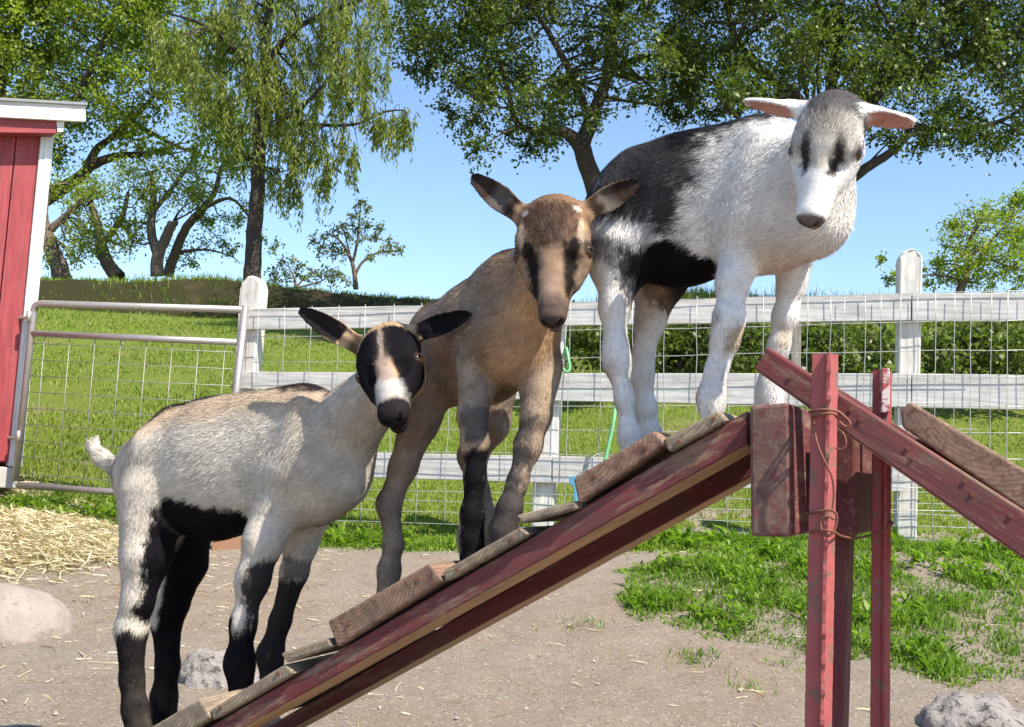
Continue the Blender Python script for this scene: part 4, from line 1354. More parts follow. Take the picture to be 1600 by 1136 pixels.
g.chain('RN', [(970, 392, .135, 50), (960, 480, .11, 21.5), (962, 545, .10, 17), (964, 568, .10, 18), (976, 625, .10, 12.5), (984, 680, .10, 15), (988, 712, .10, 19)], k=.018, fl=.012)
g.chain('RF', [(1032, 425, .26, 48), (1016, 500, .26, 22), (1004, 560, .26, 15.5), (1003, 585, .26, 16), (1009, 640, .26, 15), (1014, 680, .26, 17), (1017, 715, .26, 18)], k=.018, fl=.012)
g.chain('FN', [(1168, 355, .13, 47), (1145, 440, .10, 20.5), (1139, 500, .085, 19), (1132, 537, .085, 15), (1119, 580, .085, 11.5), (1111, 622, .085, 16), (1114, 668, .085, 16.5)], k=.03, fl=.010)
g.chain('FF', [(1245, 370, .21, 40), (1237, 445, .21, 19.5), (1227, 495, .21, 17), (1217, 540, .21, 14), (1204, 600, .21, 17), (1202, 625, .21, 17), (1206, 655, .21, 17)], k=.02, fl=.010)
g.chain('tail', [(935, 318, .2, 16), (926, 340, .2, 15), (926, 362, .2, 9)], fl=.02)
g.head((1301, 192, -.005), (1266, 343, -.005), .178, ((1238, 182), (1350, 214), -.01), [((1164, 153, .03), .0235, (.2, .3, 0, 1.0)), ((1434, 185, -.01), .0225, (.3, .4, 0, 1.0))], -.005, noseW=1.0, wid=.97)
g.build_mesh()
g.C = np.tile(np.array((.76, .73, .69)), (len(g.V), 1))
T = ('torso', 'neck', 'tail')
DG = (.020, .019, .024)
g.paint(g.mask_poly([(880, 350), (890, 260), (950, 190), (1060, 160), (1130, 170), (1106, 240), (1092, 300), (1076, 350), (1040, 372), (1000, 352), (955, 345), (930, 358)], .11, T, .030, .030, 30, hf=.028), (.012, .011, .014), .96)
g.paint(sstep(.80, .95, g.N[:, 2] + .08 * vnoise(g.V, 60, 8)) * g.gw['torso'] * sstep(.09, .13, (g.V - A3(RAMP.o)) @ A3(RAMP.h)), BLK, .9)
g.paint(g.mask_poly([(1040, 165), (1120, 150), (1225, 140), (1222, 186), (1160, 196), (1100, 214), (1050, 236)], .125, T, .010, .008, hf=.008), BLK, .95)
g.paint(g.mask_poly([(1085, 260), (1120, 240), (1112, 290), (1088, 330)], .11, T, .02, .02), (.20, .19, .20), .4)
g.paint(g.mask_poly([(945, 360), (990, 345), (1030, 362), (1010, 382), (960, 392)], .11, T, .012, .012), (.52, .50, .52), .8)
g.paint(g.mask_poly([(975, 392), (1010, 385), (1040, 372), (1075, 388), (1114, 404), (1118, 440), (1080, 475), (990, 470), (972, 440)], .115, ('torso', 'RF', 'FN', 'RN'), .006, .008), BLK)
g.paint(g.mask_poly([(915, 380), (940, 372), (985, 385), (990, 440), (980, 470), (966, 430), (930, 400)], .11, ('torso', 'RN'), .012, .012), (.06, .058, .068), .8)
g.paint(g.mask_poly([(976, 430), (992, 430), (990, 520), (980, 520)], .105, ('RN',), .006, .006), (.10, .095, .11), .7)
g.paint(g.mask_poly([(985, 445), (1060, 450), (1040, 500), (1000, 510)], .26, ('RF',), .02, .01), (.50, .36, .26), .6)
g.paint(g.mask_poly([(1060, 430), (1110, 440), (1080, 470), (1055, 490)], .26, ('RF', 'torso'), .006, .006), BLK, .7)
g.paint(g.mask_poly([(1180, 380), (1240, 380), (1240, 430), (1170, 425)], .12, T, .03, .01), (.58, .44, .32), .55)
g.paint(g.mask_poly([(1138, 515), (1166, 510), (1158, 545), (1140, 550)], .085, ('FN',), .005, .005), (.36, .25, .12), .8)
g.paint(g.mask_poly([(1118, 490), (1134, 488), (1132, 508), (1120, 506)], .085, ('FN',), .006, .006), (.12, .12, .13), .7)
g.paint(g.mask_poly([(1222, 510), (1245, 508), (1235, 545), (1220, 545)], .21, ('FF',), .006, .006), (.46, .34, .22), .7)
g.paint(g.mask_poly([(1082, 610), (1096, 600), (1096, 640), (1084, 636)], .085, ('FN',), .006, .006), (.36, .24, .18), .7)
g.paint(g.mask_poly([(930, 560), (958, 570), (975, 640), (960, 650)], .10, ('RN',), .01, .008), (.42, .32, .25), .6)
g.paint(g.mask_head((0, .02, .06), (.245, .31, .5), .6, amp=.2), (.05, .044, .046), .95)
g.paint(g.mask_head((0, -.1, .0), (.25, .2, .35), .3), (.08, .07, .072), .9)
for sx in (-1, 1):
    g.paint(g.mask_hpoly([(sx * .20, .14), (sx * .36, .14), (sx * .36, .34), (sx * .29, .36), (sx * .26, .22)], .02, .02, -.4), (.05, .045, .045), .8)
    g.paint(g.mask_head((sx * .245, .405, .05), (.055, .09, .08), .3, amp=.08), (.030, .025, .025), .92)
g.paint(g.mask_hpoly([(-.25, .2), (.25, .2), (.22, .5), (.1, .62), (-.1, .62), (-.22, .5)], .05, .03, -.05), (.32, .285, .24), .75)  # cream-grey forehead, with the shade on the face painted into it
for sx in (-1, 1):
    g.paint(g.mask_hpoly([(sx * .10, .33), (sx * .17, .34), (sx * .17, .50), (sx * .125, .66), (sx * .075, .64), (sx * .085, .50)], .016, .02, -.05), (.016, .013, .013), .97)
g.paint(g.mask_hpoly([(-.3, .15), (.3, .15), (.3, .40), (-.3, .40)], .06, .05, -.4), (.30, .27, .235), .45)
g.paint(g.mask_head((0, 1.0, -.02), (.125, .085, .10), .2, amp=.05), (.11, .075, .068), .92)
g.paint(g.mask_head((0, .97, -.125), (.085, .06, .035), .2, amp=.05), (.16, .09, .085), .8)
g.paint(g.mask_ear(None, .2, .93, inner=True), (.50, .21, .16), .85)
mouth(g, 1)
g.muddy(.60, .85, (.42, .33, .25), .30)
g.finish('white goat kid with dark saddle at the top of the ramp looking down', .1, mott=.08, streak=.17)
# ------------------------------------------------------------------ vegetation
def leaf_mesh(name, C, D, N, L, Wd, tint, mat, parent=None, curl=.25):
    """diamond leaves with a fold: C base points, D direction, N normal"""
    n = len(C)
    D = D / np.maximum(np.linalg.norm(D, axis=1), 1e-9)[:, None]
    Sd = np.cross(D, N)
    Sd /= np.maximum(np.linalg.norm(Sd, axis=1), 1e-9)[:, None]
    N2 = np.cross(Sd, D)
    L = L[:, None]; Wd = Wd[:, None]
    b = C
    r_ = C + D * L * .45 + Sd * Wd * .5 + N2 * Wd * curl
    l_ = C + D * L * .45 - Sd * Wd * .5 + N2 * Wd * curl
    t = C + D * L - N2 * L * .12
    V = np.stack([b, r_, t, l_], 1).reshape(-1, 3)
    F = np.arange(n * 4).reshape(n, 4)
    return mesh_obj(name, V, F, mat, parent, attrs={'tint': ('FLOAT', np.repeat(np.clip(tint, 0, 1), 4))})

def unit(n):
    v = RNG.normal(size=(n, 3))
    return v / np.linalg.norm(v, axis=1)[:, None]

def px_poly_points(poly, n):
    poly = np.array(poly, float)
    lo, hi = poly.min(0), poly.max(0)
    out = []
    while len(out) < n:
        p = RNG.uniform(lo, hi, (n, 2))
        out += list(p[poly_sd(p, poly) < 0])
    return out[:n]

def tree(name, label, cat, Y, limbs, clumps, leafmat, barkmat, leaf=(.05, .03), per=160, crad=.35, depth=1.2,
         hang=0.0, strands=0, strand_len=.6, group=None, twig=.012, base=None, spread=.28):
    """limbs: lists of (px,py,radius m[,dY]); clumps: list of (px,py,[radius scale]) spread +-depth round distance Y"""
    limbs3 = []
    for lb in limbs:
        limbs3.append([(at(p[0], p[1], Y + (p[3] if len(p) > 3 else 0)), p[2]) for p in lb])
    b = limbs3[0][0][0].copy()
    root = thing(name, b, label, cat, group)
    lst, nodes = [], []
    for lb in limbs3:
        rows = np.array([[*p, r_] for p, r_ in lb])
        sm = smooth_line(rows, 5)
        jit = RNG.normal(0, 1, (len(sm), 3)) * (sm[:, 3:4] * .05)
        jit[0] = 0
        lst.append(([Vector(q[:3] + j) for q, j in zip(sm, jit)], list(sm[:, 3]), 9))
        nodes += [(Vector(q[:3]), q[3]) for q in sm]
    nd = np.array([p[:] for p, _ in nodes]); nr = np.array([r_ for _, r_ in nodes])
    far = nr < np.max(nr) * .75 if (nr < np.max(nr) * .75).any() else np.ones(len(nr), bool)
    fi = np.where(far)[0]
    cents, tw = [], []
    for c in clumps:
        p = at(c[0], c[1], Y + RNG.uniform(-depth, depth))
        q = A3(p)
        i = fi[np.argmin(np.linalg.norm(nd[fi] - q, axis=1) + RNG.uniform(0, .15))]
        a = Vector(nd[i])
        mid = a.lerp(p, .55) + Vector(unit(1)[0]) * (p - a).length * .12
        r0 = min(nr[i] * .5, twig * 2.2)
        tw.append(([a, a.lerp(mid, .5) + Vector(unit(1)[0]) * .03, mid, p], [r0, r0 * .8, r0 * .6, r0 * .3], 4))
        cents.append((q, crad * (c[2] if len(c) > 2 else 1)))
    V, F = merge_tubes(lst)
    mesh_obj('trunk', V, F, M[barkmat], root, smooth=True)
    C, D, N, T = [], [], [], []
    for q, cr in cents:
        ns = 7
        if strands:
            for k in range(strands):
                o = q + unit(1)[0] * cr * .8
                ln = strand_len * RNG.uniform(.4, 1.2)
                sway = unit(1)[0] * .18
                m = int(per / strands)
                t = np.sort(RNG.random(m))
                pts = o + np.outer(t * ln, np.array([0, 0, -1.0])) + np.outer(t ** 2 * ln, sway) + RNG.normal(0, .02, (m, 3))
                d = np.array([0, 0, -1.0]) * 1.0 + unit(m) * .75
                C.append(pts); D.append(d); N.append(unit(m)); T.append(RNG.uniform(.1, .9) * .5 + RNG.random(m) * .5)
                tw.append(([Vector(o), Vector(o + np.array([0, 0, -ln * .5]) + sway * .25 * ln), Vector(o + np.array([0, 0, -ln]) + sway * ln)], [twig * .25, twig * .2, twig * .12], 3))
        else:
            ct = RNG.random()
            for k in range(ns):
                dr = unit(1)[0] + np.array([0, 0, .15 - hang])
                dr /= np.linalg.norm(dr)
                ln = cr * RNG.uniform(.6, 1.35)
                m = max(3, int(per / ns))
                t = RNG.random(m) ** .75
                pts = q + np.outer(t * ln, dr) + RNG.normal(0, cr * spread, (m, 3)) * (0.35 + t[:, None] * .5)
                d = dr * .6 + unit(m) * .9 + np.array([0, 0, -hang])
                C.append(pts); D.append(d); N.append(unit(m) * .8 + np.array([0, 0, .7])); T.append(np.full(m, ct * .45) + RNG.random(m) * .55)
                tw.append(([Vector(q), Vector(q + dr * ln * .5 + unit(1)[0] * .03), Vector(q + dr * ln)], [twig * .35, twig * .25, twig * .12], 3))
    V, F = merge_tubes(tw)
    tag(mesh_obj('branches', V, F, M[barkmat], root, smooth=True), kind='stuff')
    C, D, N, T = map(np.concatenate, (C, D, N, T))
    n = len(C)
    sz = RNG.uniform(.65, 1.25, n)
    leaf_mesh('crown', C, D, N, leaf[0] * sz, leaf[1] * sz, T, M[leafmat], root)
    return root

# big oak, trunk behind the white goat's rump
YO = 13.0
oak_poly = [(640, -200), (640, 60), (672, 105), (700, 110), (728, 180), (770, 168), (800, 205), (832, 222), (868, 190), (905, 170), (950, 120), (1010, 150), (1060, 175), (1100, 120), (1130, -200)]
cl = px_poly_points(oak_poly, 165)
edge = [(655, 15), (650, 70), (668, 100), (690, 60), (715, 120), (705, 175), (735, 190), (742, 150), (770, 120), (798, 205), (830, 235), (845, 222), (860, 195), (880, 130), (930, 185), (1000, 155), (1040, 160), (1066, 186), (1080, 150), (745, 235), (720, 60), (650, 110)]
tree('oak_tree', 'big dark oak with forked trunk rising behind the brown and white goats', 'tree', YO,
     [[(985, 470, .20), (945, 350, .155), (925, 282, .125), (908, 228, .115)],
      [(908, 228, .11), (880, 205, .07), (838, 206, .05), (805, 188, .04), (792, 130, .03), (770, 60, .02)],
      [(908, 228, .11), (922, 190, .09, .2), (948, 120, .075, .3), (960, 40, .06, .3), (990, -60, .04, .3)],
      [(948, 120, .06, .3), (1000, 90, .045, .6), (1060, 90, .03, .8)],
      [(922, 190, .06, .2), (890, 110, .045, -.4), (850, 40, .03, -.6), (800, -40, .02, -.8)],
      [(792, 130, .03), (740, 110, .02), (700, 90, .014)]],
     [(x, y) for x, y in cl] + [(x, y, .62) for x, y in edge], 'oakleaf', 'bark', (.062, .036), 260, .40, 1.3, spread=.3)

# second oak to the right, its trunk hidden by the white goat
oak2 = [(1030, -220), (1050, 100), (1090, 150), (1130, 165), (1200, 150), (1290, 120), (1340, 150), (1400, 130), (1440, 170), (1480, 190), (1560, 170), (1640, 210), (1720, 190), (1720, -220)]
cl = px_poly_points(oak2, 235)
edge = [(1075, 150), (1110, 175), (1140, 160), (1180, 150), (1360, 150), (1395, 215), (1440, 225), (1470, 200), (1500, 215), (1545, 215), (1585, 205), (1620, 215), (1552, 230), (1420, 190), (1600, 150), (1475, 165), (1330, 100)]
tree('oak_tree', 'wide spreading oak with low crooked limbs behind the head of the white goat', 'tree', YO - .8,
     [[(1237, 470, .13), (1238, 430, .125), (1250, 330, .125), (1290, 215, .12)],
      [(1290, 215, .10), (1345, 180, .085), (1380, 130, .07), (1420, 60, .05), (1450, -60, .035)],
      [(1253, 315, .10), (1320, 285, .07), (1360, 258, .058), (1392, 238, .05), (1416, 214, .045), (1428, 198, .04), (1500, 206, .035), (1560, 190, .028), (1600, 168, .02)],
      [(1290, 215, .10), (1240, 150, .08, .4), (1190, 110, .06, .6), (1150, 60, .04, .6), (1120, -60, .03, .6)],
      [(1240, 150, .06, .4), (1165, 165, .05, .4), (1148, 180, .035, .4), (1120, 130, .03, .4)],
      [(1380, 130, .06), (1480, 90, .045, -.5), (1560, 60, .03, -.6), (1650, 30, .02, -.6)],
      [(1290, 215, .10), (1300, 120, .07, .9), (1310, 20, .05, 1.0), (1320, -80, .03, 1.)]],
     [(x, y) for x, y in cl] + [(x, y, .62) for x, y in edge], 'oakleaf', 'bark', (.060, .036), 270, .42, 1.4, spread=.3)

# hanging spray of leaves on the right limb
# dense evergreen oak on the left, behind the barn
dl = [(-160, -220), (-160, 230), (-20, 250), (60, 265), (120, 255), (190, 225), (250, 200), (330, 225), (380, 245), (400, 210), (330, 100), (310, -220)]
cl = px_poly_points(dl, 330)
tree('oak_tree', 'dense leafy oak filling the corner above the red barn roof', 'tree', 21.0,
     [[(-20, 450, .30), (-5, 390, .25), (40, 330, .20), (70, 312, .16)],
      [(70, 312, .15), (120, 280, .12), (150, 255, .10), (190, 243, .075), (230, 240, .05), (280, 225, .03)],
      [(130, 275, .10), (150, 235, .08), (175, 215, .065), (205, 190, .05), (240, 150, .04)],
      [(40, 330, .16), (20, 250, .13), (0, 150, .1), (30, 40, .07), (60, -80, .04)],
      [(20, 250, .1), (100, 180, .08, -.8), (150, 90, .06, -1), (200, -20, .04, -1)],
      [(205, 190, .05), (280, 230, .035), (340, 250, .02)]],
     cl + [(x, y, .6) for x, y in [(215, 235), (260, 240), (300, 245), (350, 255), (85, 250)]], 'oakleaf2', 'bark', (.095, .056), 240, .52, 1.6, spread=.32)

# willow-like tree with hanging sprays
wl = [(345, -200), (330, 40), (240, 50), (250, 110), (330, 130), (345, 200), (390, 215), (430, 205), (470, 225), (500, 200), (540, 180), (560, 130), (590, 60), (600, -200)]
cl = px_poly_points(wl, 150)
edge = [(425, 250), (435, 280), (460, 265), (462, 290), (505, 270), (520, 245), (545, 215), (560, 230), (585, 175), (605, 180), (625, 178), (632, 190), (640, 175), (600, 195), (575, 150), (470, 240), (380, 220), (360, 190), (615, 30), (600, 90), (570, 100), (490, 230), (240, 30), (270, 60)]
tree('willow_tree', 'tall drooping willow with yellow green hanging leaves behind the gate post', 'tree', 17.5,
     [[(394, 446, .155), (396, 380, .135), (402, 310, .125), (404, 240, .115), (410, 150, .10), (418, 40, .08), (425, -80, .05)],
      [(404, 220, .07), (440, 190, .05), (490, 150, .035), (540, 90, .02)],
      [(404, 205, .06), (470, 195, .04), (550, 195, .025), (600, 175, .02), (632, 172, .012)],
      [(410, 130, .07), (370, 80, .05), (320, 40, .03), (260, 20, .018)],
      [(412, 100, .07), (470, 40, .05), (540, 10, .03), (590, -10, .02)],
      [(404, 260, .05), (370, 230, .035), (350, 190, .02)]],
     cl + [(x, y, .45) for x, y in edge], 'willow', 'bark', (.125, .028), 185, .36, 1.3, strands=9, strand_len=.62, twig=.014)

# orchard trees along the bank, leaning trunks and light leaves
def bank_tree(px, py, limbs, clumps, label, Y, per=120, crad=.30):
    return tree('orchard_tree', label, 'tree', Y, limbs, clumps, 'orchard', 'barkgrey', (.065, .038), int(per * .8), crad, .8, group='old orchard trees on the bank', twig=.012, spread=.34)
bank_tree(0, 0, [[(98, 440, .17), (88, 405, .15), (72, 365, .125), (66, 330, .10), (75, 290, .07)], [(72, 365, .08), (110, 330, .05), (140, 300, .03)]],
          px_poly_points([(60, 290), (160, 280), (170, 350), (130, 410), (70, 400), (95, 350)], 24), 'leaning old fruit tree on the bank right beside the barn corner', 18.6)
bank_tree(0, 0, [[(186, 434, .14), (170, 415, .125), (158, 385, .11), (152, 350, .08), (140, 310, .05)], [(158, 385, .07), (190, 340, .05), (200, 300, .03)]],
          px_poly_points([(110, 280), (220, 270), (230, 330), (200, 400), (130, 400), (120, 340)], 24), 'crooked fruit tree with a sharply bent lower trunk on the bank', 18.9)
bank_tree(0, 0, [[(246, 432, .12), (247, 400, .105), (262, 365, .09), (272, 345, .085)], [(247, 400, .085), (236, 360, .08), (240, 310, .06), (236, 270, .04)], [(240, 330, .05), (280, 280, .035), (300, 250, .02)]],
          px_poly_points([(190, 260), (310, 250), (330, 300), (280, 350), (205, 380), (180, 320)], 24), 'twin trunked fruit tree with a broken stub on the bank', 18.4)
bank_tree(0, 0, [[(262, 432, .10), (274, 395, .09), (292, 355, .08), (318, 325, .07), (336, 298, .05), (345, 260, .04)], [(318, 325, .05), (360, 310, .03), (390, 340, .02)], [(274, 395, .04), (320, 390, .022), (360, 400, .012), (375, 412, .008)]],
          px_poly_points([(290, 260), (370, 270), (400, 310), (380, 345), (300, 400), (270, 400), (300, 330)], 18) + [(x, y, .5) for x, y in [(350, 380), (372, 345), (330, 350), (365, 395), (300, 410), (390, 330), (410, 372), (430, 388)]],
          'fruit tree leaning right with long bare arching limb on the bank', 19.2)

tree('young_tree', 'small open young tree standing alone on the bank crest', 'tree', 18.5,
     [[(556, 452, .05), (554, 430, .042), (548, 405, .032), (530, 375, .02), (510, 365, .012)], [(554, 432, .03), (566, 410, .024), (590, 395, .018), (622, 392, .01)], [(550, 415, .03), (558, 380, .022), (562, 340, .014), (564, 312, .008)], [(548, 405, .02), (540, 370, .014), (530, 345, .008)]],
     [(x, y, .55) for x, y in [(490, 378), (505, 370), (520, 385), (528, 362), (540, 350), (556, 340), (562, 318), (575, 352), (585, 372), (600, 395), (622, 392), (608, 380), (545, 372), (565, 375), (520, 400), (580, 400), (533, 395), (556, 358), (595, 358), (500, 390), (572, 330)]],
     'sapling', 'barkgrey', (.065, .036), 70, .28, .5, twig=.009)
tree('low_shrub', 'low loose shrub on the bank right of the willow trunk', 'shrub', 17.9,
     [[(462, 450, .03), (460, 435, .02), (450, 415, .012)], [(462, 450, .02), (480, 430, .012), (500, 420, .008)], [(462, 450, .02), (500, 440, .012), (525, 424, .008)]],
     [(x, y, .6) for x, y in [(425, 430), (438, 415), (455, 408), (470, 415), (488, 425), (500, 432), (445, 432), (465, 432), (515, 425), (530, 430), (520, 442), (480, 440), (430, 442), (540, 440)]],
     'sapling', 'barkgrey', (.06, .034), 75, .27, .5, twig=.008)
tree('small_tree', 'bushy pale green tree beyond the right fence post', 'tree', 14.5,
     [[(1495, 470, .07), (1505, 440, .058), (1515, 412, .05), (1512, 385, .035), (1530, 350, .02)], [(1512, 415, .035), (1545, 405, .025), (1580, 420, .015)], [(1515, 400, .03), (1550, 375, .02), (1580, 340, .012)], [(1505, 440, .025), (1470, 430, .015), (1420, 432, .008), (1395, 440, .005)]],
     [(x, y, .75) for x, y in px_poly_points([(1460, 400), (1490, 350), (1540, 315), (1640, 300), (1660, 450), (1560, 455), (1480, 450), (1450, 430)], 90)] + [(x, y, .35) for x, y in [(1385, 440), (1400, 428), (1420, 436), (1440, 420), (1410, 446), (1450, 445), (1378, 410)]],
     'orchard', 'barkgrey', (.05, .03), 95, .26, .8, twig=.009)

# brambles beyond the fence
def bramble(label, poly, n, Y, per=120, crad=.22, mat='bramble'):
    pts = px_poly_points(poly, n)
    c = np.mean(np.array(poly), 0); yb = max(p[1] for p in poly)
    stems = [[(c[0] + dx, yb + 4, .02), (c[0] + dx * 2.2, c[1], .012), (c[0] + dx * 3.4, min(p[1] for p in poly) + 8, .006)] for dx in (-40, -12, 14, 42)]
    return tree('bramble_bush', label, 'bush', Y, stems, pts, mat, 'bark', (.055, .04), per, crad, .45, group='bramble bushes along the pasture', twig=.006)
bramble('dark bramble clump seen between the legs of the white goat', [(880, 512), (1030, 512), (1110, 512), (1200, 520), (1200, 574), (1080, 574), (980, 572), (880, 560)], 66, 9.4)
bramble('leafy bramble bush between the old stake and the right fence post', [(1246, 520), (1290, 512), (1340, 520), (1400, 535), (1400, 582), (1246, 580)], 34, 9.0)
bramble('leafy bramble bush right of the right fence post', [(1440, 545), (1480, 528), (1540, 510), (1650, 500), (1650, 584), (1440, 584)], 46, 8.8)

# ------------------------------------------------------------------ grass
def blades(name, X, Y, Hh, Wd, lean, mat, tint, kind='stuff', zoff=0.0, segs=2):
    n = len(X)
    Z = surf_z(X, Y) - .006 + zoff
    th = RNG.uniform(0, 2 * np.pi, n)
    d = np.stack([np.cos(th), np.sin(th), 0 * th], 1)
    sd = np.stack([-np.sin(th + RNG.normal(0, .6, n)), np.cos(th), 0 * th], 1)
    b = np.stack([X, Y, Z], 1)
    up = np.array([0, 0, 1.0])
    ln = lean[:, None]
    w_ = Wd[:, None] * .5
    p1 = b + up * Hh[:, None] * .55 + d * Hh[:, None] * ln * .3
    p2 = b + up * Hh[:, None] * (1 - .35 * ln) + d * Hh[:, None] * ln
    V = np.stack([b - sd * w_, b + sd * w_, p1 + sd * w_ * .8, p1 - sd * w_ * .8, p2], 1).reshape(-1, 3)
    i5 = (np.arange(n) * 5)[:, None]
    F = np.concatenate([i5 + np.array([0, 1, 2]), i5 + np.array([0, 2, 3]), i5 + np.array([3, 2, 4])], 0)
    o = mesh_obj(name, V, F, M[mat], attrs={'tint': ('FLOAT', np.repeat(np.clip(tint, 0, 1), 5))})
    return tag(o, kind=kind)

def nz2(X, Y, s, seed):
    return vnoise(np.stack([X, Y, 0 * X], 1), s, seed)

# pasture: density follows the distance so that blades stay about the same size apart in view
def field_pts(n, y0, y1, pw=1.6):
    yy = y0 + (y1 - y0) * RNG.random(n) ** pw
    half = 0.56 * yy + .6
    xx = RNG.uniform(-1, 1, n) * half
    return xx, yy
X, Y = field_pts(135000, 6.2, 15.6, 1.35)
patch = nz2(X, Y, .9, 51) + .6 * nz2(X, Y, 3.1, 52)
k = RNG.random(len(X)) < sstep(.95, .1, patch)
X, Y, patch = X[k], Y[k], patch[k]
n = len(X)
right = sstep(1.0, 3.0, X) * sstep(8.8, 9.8, Y)
blades('pasture_grass', X, Y, RNG.uniform(.02, .055, n) * (1 + .35 * nz2(X, Y, 1.2, 53)) * (1 + right * 1.6), RNG.uniform(.006, .011, n) * (Y / 9) ** .6, RNG.uniform(.2, .9, n), 'grass',
       .42 + .3 * nz2(X, Y, .7, 54) + RNG.normal(0, .18, n))
# dry and tall crest grass
X, Y = field_pts(15000, 6.4, 15.5, 1.0)
k = (nz2(X, Y, .9, 51) + .4 * nz2(X, Y, 3, 55) > .15) | (RNG.random(len(X)) < .12)
X, Y = X[k], Y[k]; n = len(X)
blades('dry_pasture_grass', X, Y, RNG.uniform(.025, .07, n), RNG.uniform(.005, .009, n), RNG.uniform(.4, 1.2, n), 'drygrass', RNG.random(n))
n = 9000
X = RNG.uniform(.0, 8.5, n); Y = RNG.uniform(10.2, 14.2, n)
blades('tall_crest_grass', X, Y, RNG.uniform(.1, .30, n) * RNG.uniform(.5, 1.1, n), RNG.uniform(.005, .009, n), RNG.uniform(.1, .6, n), 'drygrass', RNG.random(n) * .6)
# grass and weeds on the bank
n = 16000
X = RNG.uniform(-10.5, .9, n); Y = 15.2 + 3.3 * RNG.random(n) ** .6
k = (nz2(X, Y, 1.3, 57) + .5 * nz2(X, Y, 5, 58) > -.05) | (Y > 16.4)
X, Y = X[k], Y[k]; n = len(X)
blades('bank_grass', X, Y, RNG.uniform(.04, .16, n) * (1 + .8 * nz2(X, Y, 1.6, 59)), RNG.uniform(.008, .014, n), RNG.uniform(.2, .9, n), 'grass', .2 + RNG.normal(0, .15, n))

n = 9000
X = RNG.uniform(-10.5, .6, n); Y = 16.0 + .9 * RNG.random(n)
blades('bank_crest_grass', X, Y, RNG.uniform(.03, .10, n) * (1 + .8 * nz2(X, Y, 1.1, 60)), RNG.uniform(.008, .014, n), RNG.uniform(.2, .8, n), 'grass', .45 + RNG.normal(0, .2, n))
# weeds in the yard
def world_poly(pxs):
    return np.array([[*ground_pt(x, y)[:2]] for x, y in pxs])
def in_poly(pxs, n, edge=.12, freq=5, seed=61, hole=None):
    q = world_poly(pxs)
    lo, hi = q.min(0) - .1, q.max(0) + .1
    P = RNG.uniform(lo, hi, (n, 2))
    sd = poly_sd(P, q) + nz2(P[:, 0], P[:, 1], freq, seed) * edge + nz2(P[:, 0], P[:, 1], freq * 3, seed + 1) * edge * .5
    k = sd < 0
    if hole is not None:
        k &= poly_sd(P, world_poly(hole)) + nz2(P[:, 0], P[:, 1], freq * 2, seed + 3) * .06 > 0
    return P[k, 0], P[k, 1], -sd[k]
X, Y, dp = in_poly([(955, 925), (985, 898), (1090, 868), (1200, 852), (1290, 858), (1400, 868), (1640, 862), (1660, 1075), (1560, 1082), (1450, 1075), (1385, 1045), (1345, 1030), (1260, 1018), (1180, 1015), (1100, 1005), (1040, 978), (990, 955)], 60000, .10,
                   hole=[(1380, 878), (1460, 872), (1580, 885), (1560, 902), (1400, 905)])
n = len(X)
tuft = .45 + .75 * nz2(X, Y, 5, 64) + .45 * nz2(X, Y, 13, 65)
k = RNG.random(n) < .6 + .6 * np.clip(tuft, 0, 1)
X, Y, dp, tuft = X[k], Y[k], dp[k], tuft[k]; n = len(X)
blades('yard_weeds', X, Y, (.025 + .06 * np.clip(tuft, 0, 1.3) * sstep(0, .18, dp)) * RNG.uniform(.45, 1.2, n), RNG.uniform(.0035, .009, n), RNG.uniform(.3, 1.1, n), 'weed',
       .35 + .35 * tuft * .6 + RNG.normal(0, .16, n))
# strip of weeds along the foot of the fence
n = 42000
X = RNG.uniform(-3.1, 3.4, n); off = RNG.normal(-.10, .16, n)
Y = fence_y(X) + off
hn = .45 + .5 * nz2(X, Y, 2.3, 67) + .35 * nz2(X, Y, 7, 68)
k = (hn > .12) & (X > -2.9)
X, Y, hn, off = X[k], Y[k], hn[k], off[k]; n = len(X)
blades('fence_weeds', X, Y, (.03 + .14 * np.clip(hn, 0, 1.3) * np.exp(-(off / .28) ** 2)) * RNG.uniform(.4, 1.1, n), RNG.uniform(.005, .011, n), RNG.uniform(.3, 1.1, n), 'weed', .4 + .3 * hn + RNG.normal(0, .16, n))
# broad leaved weeds among the grass
def rosettes(name, X, Y, size, per=9):
    C, D, N, L = [], [], [], []
    Z = surf_z(X, Y)
    for x, y, z, sz in zip(X, Y, Z, size):
        th = RNG.uniform(0, 2 * np.pi, per); el = RNG.uniform(.2, 1.2, per)
        hh = RNG.random(per) * sz * .8
        d = np.stack([np.cos(th) * np.cos(el), np.sin(th) * np.cos(el), np.sin(el)], 1)
        C.append(np.stack([x + d[:, 0] * sz * .15, y + d[:, 1] * sz * .15, z + hh], 1)); D.append(d)
        N.append(np.stack([-d[:, 0], -d[:, 1], 1.2 + 0 * th], 1)); L.append(np.full(per, sz) * RNG.uniform(.4, .9, per))
    C, D, N, L = map(np.concatenate, (C, D, N, L))
    o = leaf_mesh(name, C, D, N, L, L * RNG.uniform(.28, .5, len(L)), .15 + .7 * RNG.random(len(L)), M['weed'])
    return tag(o, kind='stuff')
X2 = RNG.uniform(-3.0, 3.4, 900); Y2 = fence_y(X2) + RNG.normal(-.14, .12, 900)
k = nz2(X2, Y2, 2.3, 67) > -.25
rosettes('fence_foot_weeds', X2[k], Y2[k], RNG.uniform(.03, .095, k.sum()), 9)
Xa, Ya, da = in_poly([(975, 925), (1000, 898), (1090, 872), (1290, 862), (1640, 905), (1660, 1065), (1450, 1065), (1345, 1025), (1180, 1010), (1040, 975)], 1600, .10)
k = nz2(Xa, Ya, 5, 64) > -.05
rosettes('yard_broad_weeds', Xa[k], Ya[k], RNG.uniform(.025, .075, k.sum()), 9)
